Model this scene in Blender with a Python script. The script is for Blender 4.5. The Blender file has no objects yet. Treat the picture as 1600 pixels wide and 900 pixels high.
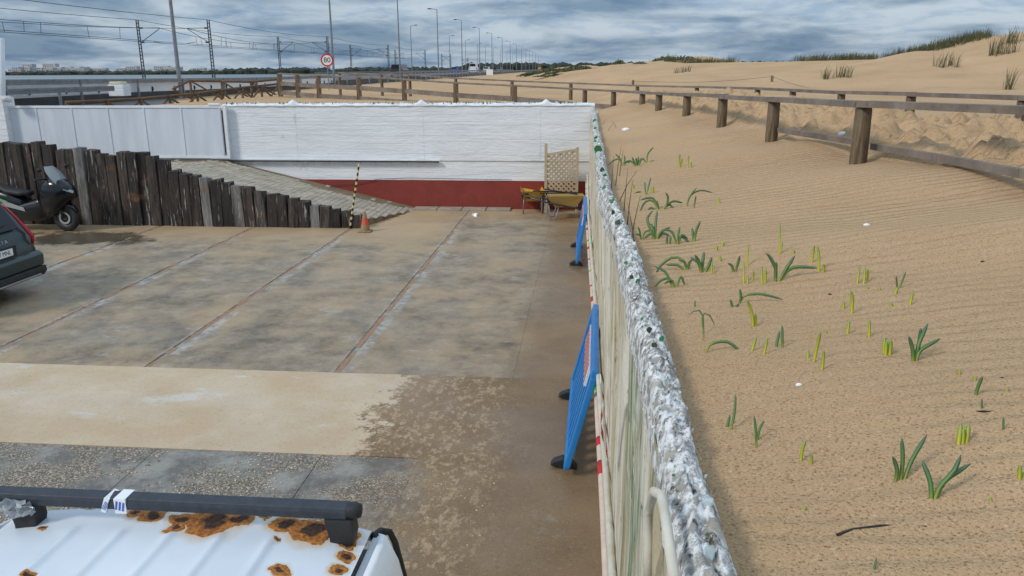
import bpy, bmesh, math, random
import numpy as np
from mathutils import Vector, Matrix, Euler
random.seed(7)
SC = bpy.context.scene
COL = SC.collection
# ------------------------------------------------------------------ camera
F = 1244.0; W2, H2 = 800.0, 450.0
YAW = math.radians(5.3); PITCH = math.radians(15.4); ROLL = math.radians(-0.3)
CAMR = Matrix.Rotation(YAW, 3, 'Z') @ Matrix.Rotation(math.pi/2 - PITCH, 3, 'X') @ Matrix.Rotation(ROLL, 3, 'Z')
cam = bpy.data.cameras.new('camera'); cam.sensor_width = 36.0; cam.lens = 36.0*F/1600.0
cam.clip_start = 0.05; cam.clip_end = 9000
co = bpy.data.objects.new('camera', cam); COL.objects.link(co)
co.matrix_world = CAMR.to_4x4(); SC.camera = co
# ------------------------------------------------------------------ world
SUN_EL, SUN_AZ = math.radians(38), math.radians(-128)      # azimuth from +Y towards +X
wd = bpy.data.worlds.new('World'); SC.world = wd; wd.use_nodes = True
nt = wd.node_tree; nt.nodes.clear(); L = nt.links.new
def N(t, **kw):
    n = nt.nodes.new(t)
    for k, v in kw.items(): setattr(n, k, v)
    return n
sky = N('ShaderNodeTexSky'); sky.sky_type = 'NISHITA'; sky.sun_disc = False
sky.sun_elevation = SUN_EL; sky.sun_rotation = SUN_AZ; sky.dust_density = 1.5
tc = N('ShaderNodeTexCoord'); sep = N('ShaderNodeSeparateXYZ'); L(tc.outputs['Generated'], sep.inputs[0])
def math_(op, a, b=None, clamp=False):
    m = N('ShaderNodeMath'); m.operation = op; m.use_clamp = clamp
    for i, v in enumerate((a, b)):
        if v is None: continue
        if isinstance(v, (int, float)): m.inputs[i].default_value = v
        else: L(v, m.inputs[i])
    return m.outputs[0]
zc = math_('MAXIMUM', sep.outputs[2], 0.0)
den = math_('ADD', zc, 0.15)
px_ = math_('DIVIDE', sep.outputs[0], den); py_ = math_('DIVIDE', sep.outputs[1], den)
cmb = N('ShaderNodeCombineXYZ'); L(px_, cmb.inputs[0]); L(py_, cmb.inputs[1])
def cloud(scale, detail, rough, lo, hi, loc):
    mp = N('ShaderNodeMapping'); mp.inputs['Location'].default_value = loc; mp.inputs['Scale'].default_value = (scale, scale*0.9, scale)
    L(cmb.outputs[0], mp.inputs[0])
    n = N('ShaderNodeTexNoise'); n.inputs['Scale'].default_value = 1; n.inputs['Detail'].default_value = detail
    n.inputs['Roughness'].default_value = rough; n.inputs['Distortion'].default_value = 0.4
    L(mp.outputs[0], n.inputs['Vector'])
    r = N('ShaderNodeMapRange'); r.inputs[1].default_value = lo; r.inputs[2].default_value = hi; r.interpolation_type = 'SMOOTHSTEP'
    L(n.outputs['Fac'], r.inputs[0]); return r.outputs[0]
c1 = cloud(0.95, 8, 0.56, 0.36, 0.60, (3.1, 1.7, 0))
c2 = cloud(2.6, 8, 0.58, 0.42, 0.66, (8.3, 4.2, 2))
mixc = N('ShaderNodeMix'); mixc.data_type = 'RGBA'
mixc.inputs[6].default_value = (1.9, 2.9, 4.1, 1); mixc.inputs[7].default_value = (5.3, 6.2, 7.1, 1)
L(c1, mixc.inputs[0])
mixd = N('ShaderNodeMix'); mixd.data_type = 'RGBA'; mixd.blend_type = 'MULTIPLY'
L(mixc.outputs[2], mixd.inputs[6]); mixd.inputs[7].default_value = (0.62, 0.73, 0.85, 1)
L(c2, mixd.inputs[0])
# overcast vault: brighter towards the zenith
vault = math_('ADD', math_('MULTIPLY', zc, 1.3), 0.95)
vm = N('ShaderNodeVectorMath'); vm.operation = 'SCALE'; L(mixd.outputs[2], vm.inputs[0]); L(vault, vm.inputs['Scale'])
mixs = N('ShaderNodeMix'); mixs.data_type = 'RGBA'; mixs.inputs[0].default_value = 0.9
L(sky.outputs[0], mixs.inputs[6]); L(vm.outputs[0], mixs.inputs[7])
bg = N('ShaderNodeBackground'); bg.inputs[1].default_value = 0.082
L(mixs.outputs[2], bg.inputs[0]); wo = N('ShaderNodeOutputWorld'); L(bg.outputs[0], wo.inputs[0])
# ------------------------------------------------------------------ sun, exposure
sl = bpy.data.lights.new('sun', 'SUN'); sl.energy = 1.5; sl.angle = math.radians(11); sl.color = (1, 0.95, 0.88)
so = bpy.data.objects.new('sun', sl); COL.objects.link(so)
sd = Vector((math.sin(SUN_AZ)*math.cos(SUN_EL), math.cos(SUN_AZ)*math.cos(SUN_EL), math.sin(SUN_EL)))
so.rotation_euler = sd.to_track_quat('Z', 'Y').to_euler()
vs = SC.view_settings; vs.view_transform = 'Standard'; vs.look = 'None'; vs.exposure = 0.28; vs.gamma = 1; vs.use_curve_mapping = False
SC.render.engine = 'CYCLES'

# ------------------------------------------------------------------ pixel -> place
def ray(px, py): return CAMR @ Vector(((px-W2)/F, (H2-py)/F, -1.0))
def at(px, py, z=None, y=None, x=None):
    d = ray(px, py)
    t = z/d.z if z is not None else (y/d.y if y is not None else x/d.x)
    return d*t
CA, SA = math.cos(YAW), math.sin(YAW)
def C(X, Y, z=0.0): return Vector((X*CA - Y*SA, X*SA + Y*CA, z))      # camera-heading plan coords -> world
def atd(px, py, Yc):                                                    # at plan distance Yc ahead
    d = ray(px, py); yc = -d.x*SA + d.y*CA
    return d*(Yc/yc)
# ------------------------------------------------------------------ numpy value noise
RNG = np.random.RandomState(3); LAT = RNG.rand(256, 256)
def vn(x, y):
    x = np.asarray(x, float); y = np.asarray(y, float)
    xi = np.floor(x).astype(int); yi = np.floor(y).astype(int); fx = x-xi; fy = y-yi
    fx = fx*fx*(3-2*fx); fy = fy*fy*(3-2*fy)
    a = LAT[xi % 256, yi % 256]; b = LAT[(xi+1) % 256, yi % 256]; c = LAT[xi % 256, (yi+1) % 256]; d = LAT[(xi+1) % 256, (yi+1) % 256]
    return (a*(1-fx)+b*fx)*(1-fy)+(c*(1-fx)+d*fx)*fy
def fbm(x, y, o=4):
    s = 0; a = 0.5
    for k in range(o): s = s + a*(vn(x*2**k+17*k, y*2**k+9*k)-0.5); a *= 0.5
    return s
def sstep(a, b, x):
    t = np.clip((np.asarray(x, float)-a)/(b-a), 0, 1); return t*t*(3-2*t)
# ------------------------------------------------------------------ materials
def material(name, build):
    m = bpy.data.materials.new(name); m.use_nodes = True
    g = G(m.node_tree); build(g); return m
class G:
    def __init__(s, t):
        s.t = t; t.nodes.clear(); s.out = t.nodes.new('ShaderNodeOutputMaterial'); s.b = t.nodes.new('ShaderNodeBsdfPrincipled')
        t.links.new(s.b.outputs[0], s.out.inputs[0]); s.tc = t.nodes.new('ShaderNodeTexCoord'); s.pos = s.tc.outputs['Object']
    def n(s, ty, **kw):
        q = s.t.nodes.new(ty)
        for k, v in kw.items(): setattr(q, k, v)
        return q
    def put(s, v, sock):
        if hasattr(v, 'is_output'): s.t.links.new(v, sock)
        else:
            if isinstance(v, tuple) and len(v) == 3 and sock.type == 'RGBA': v = v+(1,)
            sock.default_value = v
    def mul(s, sc, v=None):
        q = s.n('ShaderNodeMapping'); s.put(v or s.pos, q.inputs[0]); q.inputs['Scale'].default_value = sc; return q.outputs[0]
    def noise(s, scale, detail=4, rough=0.55, vec=None, dist=0):
        q = s.n('ShaderNodeTexNoise'); s.put(vec or s.pos, q.inputs['Vector'])
        q.inputs['Scale'].default_value = scale; q.inputs['Detail'].default_value = detail; q.inputs['Roughness'].default_value = rough
        q.inputs['Distortion'].default_value = dist; return q.outputs['Fac']
    def ramp(s, v, lo, hi, a=0.0, b=1.0):
        q = s.n('ShaderNodeMapRange'); s.put(v, q.inputs[0])
        for i, k in zip((1, 2, 3, 4), (lo, hi, a, b)): q.inputs[i].default_value = k
        return q.outputs[0]
    def mix(s, f, a, b, mode='MIX'):
        q = s.n('ShaderNodeMix'); q.data_type = 'RGBA'; q.blend_type = mode
        s.put(f, q.inputs[0]); s.put(a, q.inputs[6]); s.put(b, q.inputs[7]); return q.outputs[2]
    def m(s, op, a, b=0.0):
        q = s.n('ShaderNodeMath'); q.operation = op; s.put(a, q.inputs[0]); s.put(b, q.inputs[1]); return q.outputs[0]
    def xyz(s):
        q = s.n('ShaderNodeSeparateXYZ'); s.put(s.pos, q.inputs[0]); return q.outputs
    def bump(s, h, dist, strength=1.0, prev=None):
        q = s.n('ShaderNodeBump'); s.put(h, q.inputs['Height']); q.inputs['Distance'].default_value = dist; q.inputs['Strength'].default_value = strength
        if prev: s.put(prev, q.inputs['Normal'])
        s.put(q.outputs[0], s.b.inputs['Normal']); return q.outputs[0]
    def col(s, c): s.put(c, s.b.inputs['Base Color'])
    def rough(s, r): s.put(r, s.b.inputs['Roughness'])
def simple(name, a, b=None, scale=6, rough=0.7, bump=0.0, bscale=40, metal=0.0, lo=0.35, hi=0.65, stretch=None, spec=None):
    def f(g):
        if b is None: g.col(a)
        else: g.col(g.mix(g.ramp(g.noise(scale, 6, 0.62, g.mul(stretch) if stretch else None), lo, hi), a, b))
        g.rough(rough); g.b.inputs['Metallic'].default_value = metal
        if spec is not None: g.b.inputs['Specular IOR Level'].default_value = spec
        if bump: g.bump(g.noise(bscale, 4, 0.6, g.mul(stretch) if stretch else None), bump)
    return material(name, f)
def sand_mat(g):
    p = g.xyz()
    big = g.ramp(g.noise(0.5, 4), 0.3, 0.7); sp = g.noise(130, 3, 0.75); sp2 = g.noise(420, 1, 0.5)
    c = g.mix(big, (0.515, 0.332, 0.178), (0.590, 0.392, 0.222))
    c = g.mix(g.ramp(sp, 0.46, 0.32), c, (0.20, 0.105, 0.048))
    c = g.mix(g.ramp(sp, 0.58, 0.70), c, (0.68, 0.53, 0.36))
    g.col(c); g.rough(0.95); g.b.inputs['Specular IOR Level'].default_value = 0.15
    w = g.n('ShaderNodeTexWave'); w.wave_type = 'BANDS'; w.bands_direction = 'Y'
    g.put(g.mul((0.35, 1.0, 1.0)), w.inputs['Vector']); w.inputs['Scale'].default_value = 3.6; w.inputs['Distortion'].default_value = 5.0
    w.inputs['Detail'].default_value = 3; w.inputs['Detail Scale'].default_value = 1.4; w.inputs['Detail Roughness'].default_value = 0.6
    amp = g.ramp(g.noise(0.45, 2), 0.35, 0.65, 0.15, 1.0)
    b1 = g.bump(g.m('MULTIPLY', w.outputs['Fac'], amp), 0.022, 1.0)
    b2 = g.bump(sp, 0.009, 1.0, b1)
SAND = material('sand', sand_mat)
def floor_mat(g):
    x, y, z = g.xyz()
    warp = g.m('MULTIPLY', g.m('SUBTRACT', g.noise(1.6, 6, 0.7), 0.5), 0.9)
    wx = g.m('ADD', x, warp); wy = g.m('ADD', y, g.m('MULTIPLY', warp, 0.5))
    streak = g.noise(1.7, 10, 0.76, g.mul((1.0, 1.0, 1)))
    fine = g.noise(30, 5, 0.78); blot = g.noise(0.55, 5, 0.6)
    conc = g.mix(g.ramp(streak, 0.34, 0.66), (0.120, 0.096, 0.070), (0.380, 0.300, 0.205))
    conc = g.mix(g.ramp(g.noise(0.8, 8, .7), 0.46, 0.62, 0, 0.7), conc, (0.40, 0.285, 0.165))
    conc = g.mix(g.ramp(g.noise(1.1, 8, 0.74, g.mul((0.8, 1.2, 1))), 0.60, 0.68, 0, 0.7), conc, (0.46, 0.45, 0.42))
    conc = g.mix(g.ramp(g.noise(1.0, 8, 0.74, g.mul((0.8, 1.3, 2))), 0.38, 0.29, 0, 0.4), conc, (0.085, 0.080, 0.072))
    for jx in (-2.92, -5.3, -7.6, -9.85):
        dj = g.m('ABSOLUTE', g.m('SUBTRACT', g.m('ADD', x, g.m('MULTIPLY', warp, .12)), jx+.05))
        mk = g.m('MULTIPLY', g.ramp(dj, .16, .10), g.ramp(g.noise(1.1, 5, .65, g.mul((1, .8, 1))), .44, .52))
        conc = g.mix(g.m('MULTIPLY', mk, .55), conc, g.mix(g.ramp(g.noise(9, 4), .4, .6), (0.20, 0.20, 0.195), (0.48, 0.47, 0.44)))
    # pale dry strip
    pale = g.mix(g.ramp(g.noise(1.1, 6, 0.65), 0.4, 0.65), (0.50, 0.365, 0.225), (0.57, 0.46, 0.33))
    pale = g.mix(g.ramp(g.noise(1.4, 6, 0.7, g.mul((0.7, 1.5, 1))), 0.58, 0.66, 0, 0.7), pale, (0.58, 0.55, 0.48))
    # damp brown sand with dry flecks
    damp = g.mix(g.ramp(g.noise(1.0, 5), 0.35, 0.7), (0.175, 0.108, 0.054), (0.270, 0.178, 0.096))
    fl = g.noise(15, 7, 0.72, g.mul((1, 0.6, 1)), 0.2)
    flz = g.ramp(g.m('ADD', x, g.m('MULTIPLY', warp, 0.6)), -1.0, -0.6, 1, 0)
    damp = g.mix(g.m('MULTIPLY', g.ramp(fl, 0.51, 0.60), g.m('MULTIPLY', flz, 0.75)), damp, (0.44, 0.325, 0.195))
    damp = g.mix(g.ramp(g.noise(1.7, 6, 0.7), 0.63, 0.72, 0, 0.5), damp, (0.33, 0.31, 0.27))
    # gravelly dark strip
    v = g.n('ShaderNodeTexVoronoi'); v.inputs['Scale'].default_value = 95; g.put(g.pos, v.inputs['Vector'])
    peb = g.mix(g.ramp(v.outputs['Color'], 0.5, 0.85), (0.11, 0.095, 0.075), (0.50, 0.40, 0.29))
    old = g.mix(g.ramp(g.noise(2.0, 6, 0.7), 0.42, 0.58), (0.135, 0.125, 0.112), (0.28, 0.26, 0.225))
    grav = g.mix(g.ramp(g.noise(1.2, 5, 0.65), 0.44, 0.54), old, peb)
    inb = g.m('MULTIPLY', g.m('GREATER_THAN', y, 6.63), g.m('LESS_THAN', y, 8.69))
    low = g.m('LESS_THAN', y, 6.63)
    rag = g.m('MULTIPLY', g.m('SUBTRACT', g.noise(7, 7, 0.75), 0.5), 1.5)
    xr = g.ramp(g.m('ADD', wx, rag), -2.14, -2.04)                     # pale -> damp, sharp ragged edge
    xr2 = g.ramp(g.m('ADD', x, g.m('MULTIPLY', warp, 2.2)), -2.0, -1.3)
    xr3 = g.ramp(g.m('ADD', x, g.m('MULTIPLY', warp, 0.7)), -0.95, -0.55, 0, 0.85)
    c = g.mix(xr3, conc, damp)
    c = g.mix(inb, c, g.mix(xr, pale, damp))
    c = g.mix(low, c, g.mix(xr2, grav, damp))
    # wind-blown sand along the sleepers and ramp foot
    dr = g.m('MULTIPLY', g.ramp(wy, 15.6, 16.9), g.ramp(wx, -2.6, -3.6))
    dr2 = g.ramp(wy, 18.2, 19.6, 0, 0.75)
    c = g.mix(g.m('MAXIMUM', g.m('MULTIPLY', dr, 0.9), dr2), c, (0.43, 0.295, 0.165))
    # puddle by the scooter and damp under the car
    pd = g.n('ShaderNodeVectorMath'); pd.operation = 'DISTANCE'; g.put(g.mul((0.42, 1, 1)), pd.inputs[0]); pd.inputs[1].default_value = (-10.6*0.42, 16.0, -3.5)
    pm = g.ramp(g.m('ADD', pd.outputs['Value'], g.m('MULTIPLY', warp, 2.2)), 0.75, 0.5)
    c = g.mix(g.m('MULTIPLY', pm, 0.75), c, (0.055, 0.045, 0.032))
    c = g.mix(g.ramp(fine, 0.43, 0.32, 0, 0.8), c, g.mix(0.6, c, (0.03, 0.025, 0.02)))
    c = g.mix(g.ramp(fine, 0.58, 0.70, 0, 0.55), c, g.mix(0.5, c, (0.7, 0.62, 0.5)))
    g.col(c)
    wet = g.m('MULTIPLY', g.ramp(g.noise(0.7, 4), 0.40, 0.6), 0.42)
    wet = g.m('ADD', wet, g.m('MULTIPLY', xr3, .22))
    g.rough(g.m('SUBTRACT', g.m('SUBTRACT', 0.86, wet), g.m('MULTIPLY', pm, 0.5)))
    b = g.bump(g.noise(70, 5, 0.7), 0.006, 0.8); g.bump(streak, 0.012, 0.5, b)
FLOOR = material('courtyard_concrete', floor_mat)
def white_wall_mat(g):
    x, y, z = g.xyz()
    c = g.mix(g.ramp(g.noise(2.0, 6, 0.65, g.mul((0.6, 1, 2.5))), 0.4, 0.7), (0.80, 0.81, 0.82), (0.70, 0.71, 0.725))
    c = g.mix(g.ramp(g.noise(1.6, 7, 0.75, g.mul((1.4, 1, 1.0))), 0.62, 0.74, 0, 0.6), c, (0.36, 0.36, 0.36))
    g.col(c); g.rough(0.75)
    w = g.n('ShaderNodeTexWave'); w.bands_direction = 'Z'; g.put(g.mul((0.05, 1, 1)), w.inputs['Vector']); w.inputs['Scale'].default_value = 1.7
    w.inputs['Distortion'].default_value = 1.0; w.inputs['Detail'].default_value = 3
    st = g.noise(1, 3, .5, g.mul((.25, 1, 9))); b = g.bump(g.ramp(st, .5, .53), 0.006, 0.6); g.bump(g.noise(9, 7, 0.72, g.mul((0.5, 1, 1.6))), 0.022, 0.9, b)
WHITEWALL = material('whitewash', white_wall_mat)
WHITE = simple('white_paint', (0.78, 0.79, 0.80), (0.70, 0.71, 0.73), 3, 0.5, 0.002, 30)
GATEM = simple('gate_paint', (0.66, 0.70, 0.75), (0.56, 0.60, 0.655), 1.2, 0.45, 0.002, 20, stretch=(3, 1, 0.4))
RED = simple('red_paint', (0.26, 0.035, 0.022), (0.20, 0.028, 0.018), 4, 0.7, 0.006, 30)
def face_mat(g):
    st = g.noise(1.0, 7, 0.7, g.mul((1, 2.6, 0.5)), 0.5); st2 = g.noise(1.0, 7, 0.72, g.mul((1, 5, 0.8)), 0.4)
    c = g.mix(g.ramp(st, 0.40, 0.56), (0.50, 0.41, 0.25), (0.76, 0.70, 0.58))
    x_, y_, z_ = g.xyz()
    c = g.mix(g.ramp(st2, 0.53, 0.60, 0, 0.85), c, (0.30, 0.23, 0.13))
    c = g.mix(g.ramp(g.noise(1, 6, 0.7, g.mul((1, 3.5, 0.5)), 0.6), 0.58, 0.63, 0, 0.6), c, (0.09, 0.19, 0.085))
    c = g.mix(g.ramp(g.noise(1, 5, 0.7, g.mul((1, 2.2, 0.6))), 0.58, 0.64, 0, 0.85), c, (0.44, 0.40, 0.08))
    c = g.mix(g.ramp(g.noise(5, 7, 0.75), 0.60, 0.64, 0, 0.9), c, (0.09, 0.08, 0.07))
    gp = g.m('MULTIPLY', g.m('MULTIPLY', g.ramp(y_, 2.4, 2.7), g.ramp(y_, 3.6, 3.1)), g.ramp(g.noise(1, 6, .7, g.mul((1, 12, 1.2))), .42, .55, 0, .85))
    c = g.mix(gp, c, (0.06, 0.17, 0.07))
    g.col(c); g.rough(0.7); b = g.bump(st2, 0.02, 0.8); g.bump(g.noise(22, 6, 0.7), 0.012, 0.8, b)
FACE = material('peeling_paint', face_mat)
def crust_mat(g):
    a = g.noise(30, 6, 0.72, None, 0.6); c = g.mix(g.ramp(a, 0.40, 0.47), (0.05, 0.044, 0.036), (0.34, 0.315, 0.28)); c = g.mix(g.ramp(g.noise(21, 8, .75), .47, .55), c, (0.76, 0.76, 0.74))
    c = g.mix(g.ramp(g.noise(9, 4), 0.60, 0.68, 0, 0.8), c, (0.36, 0.31, 0.24))
    g.col(c); g.rough(0.85); g.bump(a, 0.010, 1.0)
CRUST = material('whitewashed_crust', crust_mat)
def glass_mat(name, c):
    def f(g):
        g.col(c); g.rough(0.12); g.b.inputs['Transmission Weight'].default_value = 0.55
    return material(name, f)
GLASSG = glass_mat('green_glass', (0.06, 0.30, 0.09)); GLASSD = glass_mat('dark_glass', (0.05, 0.09, 0.03)); GLASSC = glass_mat('clear_glass', (0.7, 0.8, 0.8))
def sleeper_mat(g):
    oi = g.n('ShaderNodeObjectInfo'); r = oi.outputs['Random']
    geo = g.n('ShaderNodeNewGeometry'); g.pos = geo.outputs['Position']; gr = g.noise(1, 8, 0.74, g.mul((11, 11, 1.3)), 0.6)
    c = g.mix(g.ramp(gr, 0.38, 0.62), (0.006, 0.005, 0.004), (0.105, 0.078, 0.060))
    c = g.mix(g.ramp(r, 0.0, 0.6, 0.75, 0), c, (0.012, 0.009, 0.008))
    c = g.mix(g.ramp(r, 0.78, 0.9, 0, 0.8), c, g.mix(g.ramp(gr, 0.4, 0.6), (0.12, 0.11, 0.10), (0.34, 0.32, 0.30)))
    c = g.mix(g.ramp(g.noise(2.2, 5, 0.7), 0.60, 0.70, 0, 0.7), c, (0.20, 0.085, 0.035))
    c = g.mix(g.ramp(g.noise(1, 6, 0.7, g.mul((14, 14, 1.4))), 0.59, 0.66, 0, 0.85), c, (0.46, 0.43, 0.40))
    g.col(c); g.rough(0.85); g.bump(gr, 0.035, 1.0)
SLEEPER = material('tarred_sleeper', sleeper_mat)
def wood_mat(name, a, b):
    def f(g):
        gr = g.noise(1, 7, 0.65, g.mul((3, 3, 3)), 0.3); c = g.mix(g.ramp(gr, 0.35, 0.65), a, b)
        c = g.mix(g.ramp(g.noise(14, 5, 0.7), 0.60, 0.72, 0, 0.7), c, (0.06, 0.042, 0.03))
        g.col(c); g.rough(0.8); g.bump(g.noise(25, 5, 0.7), 0.008, 0.8)
    return material(name, f)
WOODG = wood_mat('weathered_board', (0.135, 0.108, 0.085), (0.25, 0.205, 0.165))
def post_mat(g):
    gr = g.noise(1, 8, .72, g.mul((22, 22, 1.6)), .4); c = g.mix(g.ramp(gr, .36, .62), (0.055, 0.036, 0.02), (0.27, 0.19, 0.11)); c = g.mix(g.ramp(g.noise(3, 5), .55, .7, 0, .6), c, (0.22, 0.19, 0.15)); g.col(c); g.rough(.85); g.bump(gr, .02, 1.0)
WOODB = material('brown_post', post_mat)
WOODD = wood_mat('dark_rustic_wood', (0.10, 0.055, 0.03), (0.18, 0.105, 0.06))
LATT = wood_mat('lattice_wood', (0.42, 0.33, 0.21), (0.50, 0.41, 0.28))
BRICK = simple('red_brick', (0.25, 0.125, 0.075), (0.40, 0.30, 0.20), 2.5, 0.9, 0.01, 40)
PAVER = simple('grey_paver', (0.30, 0.255, 0.195), (0.46, 0.40, 0.31), 3, 0.9, 0.004, 50)
CONC = simple('grey_concrete', (0.26, 0.22, 0.17), (0.38, 0.31, 0.23), 5, 0.9, 0.006, 40)
BLUE = simple('blue_plastic', (0.012, 0.17, 0.50), (0.02, 0.22, 0.56), 3, 0.4, 0.001, 60)
BLACK = simple('black_rubber', (0.012, 0.012, 0.013), (0.022, 0.022, 0.022), 9, 0.6, 0.002, 60)
DARKM = simple('dark_metal', (0.05, 0.055, 0.06), (0.09, 0.09, 0.09), 8, 0.45, metal=0.6)
STEEL = simple('galvanised_steel', (0.19, 0.20, 0.215), (0.28, 0.295, 0.31), 4, 0.5, metal=0.5)
ASPH = simple('asphalt', (0.085, 0.088, 0.093), (0.125, 0.125, 0.125), 2, 0.85, 0.004, 60)
YEL = simple('yellow_paint', (0.62, 0.34, 0.02), (0.50, 0.27, 0.03), 7, 0.5, 0.002, 40)
TRAYY = simple('dusty_yellow_tray', (0.45, 0.28, 0.06), (0.36, 0.26, 0.12), 9, 0.65, 0.003, 40)
ORANGE = simple('orange_plastic', (0.62, 0.075, 0.02), (0.50, 0.10, 0.05), 9, 0.6)
DUSTY = simple('dusty_tan', (0.33, 0.22, 0.12), (0.25, 0.16, 0.09), 9, 0.9)
REDT = simple('red_tape', (0.52, 0.02, 0.02)); WHT = simple('white_plastic', (0.80, 0.80, 0.80), rough=0.4)
PINK = simple('pinkish_pipe', (0.62, 0.47, 0.36), (0.70, 0.58, 0.47), 7, 0.5, 0.001, 30)
CREAM = simple('cream_conduit', (0.50, 0.46, 0.36), (0.62, 0.58, 0.48), 9, 0.6, 0.002, 40)
CARG = simple('dark_green_grey_paint', (0.040, 0.058, 0.058), (0.046, 0.065, 0.064), 2, 0.25, metal=0.3)
CARGLASS = simple('tinted_glass', (0.008, 0.010, 0.012), rough=0.06)
TAIL = simple('tail_light_red', (0.42, 0.012, 0.02), rough=0.15)
INK = simple('black_ink', (0.01, 0.01, 0.012)); INKB = simple('blue_ink', (0.05, 0.12, 0.45))
SILVER = simple('silver_paint', (0.42, 0.43, 0.44), rough=0.3, metal=0.6); GREENP = simple('green_accent', (0.06, 0.40, 0.03), rough=0.4)
SCREEN = glass_mat('smoked_screen', (0.55, 0.58, 0.60)); BARM = simple('bar_plastic', (0.020, 0.026, 0.034), (0.034, 0.04, 0.05), 30, 0.5, 0.001, 80)
WATER = simple('water', (0.10, 0.135, 0.14), (0.13, 0.165, 0.165), 0.02, 0.3); TREE = simple('far_tree', (0.018, 0.026, 0.018), (0.035, 0.045, 0.03), 0.1, 0.9)
BLDG = simple('pale_facade', (0.50, 0.50, 0.50), (0.38, 0.37, 0.36), 0.05, 0.9)
MARRAM = simple('marram', (0.050, 0.062, 0.022), (0.13, 0.12, 0.05), 3, 0.8); SHRUBM = simple('shrub_leaf', (0.055, 0.080, 0.028), (0.13, 0.13, 0.06), 2, 0.8)
DRYG = simple('dry_stem', (0.10, 0.075, 0.04)); TWIG = simple('twig', (0.018, 0.012, 0.009))
def leaf_mat(g):
    a = g.n('ShaderNodeAttribute'); a.attribute_name = 'along'; t = a.outputs['Fac']
    c = g.mix(g.ramp(t, 0.05, 0.42), (0.42, 0.42, 0.04), (0.10, 0.20, 0.05)); c = g.mix(g.ramp(t, 0.5, 0.9), c, (0.075, 0.15, 0.075))
    g.col(c); g.rough(0.45); g.b.inputs['Subsurface Weight'].default_value = 0.0
LEAF = material('lily_leaf', leaf_mat)
def leafy_mat(g):
    a = g.n('ShaderNodeAttribute'); a.attribute_name = 'along'; t = a.outputs['Fac']
    g.col(g.mix(g.ramp(t, 0.1, 0.9), (0.62, 0.54, 0.03), (0.24, 0.33, 0.05))); g.rough(0.5)
LEAFY = material('young_leaf', leafy_mat)
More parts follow.
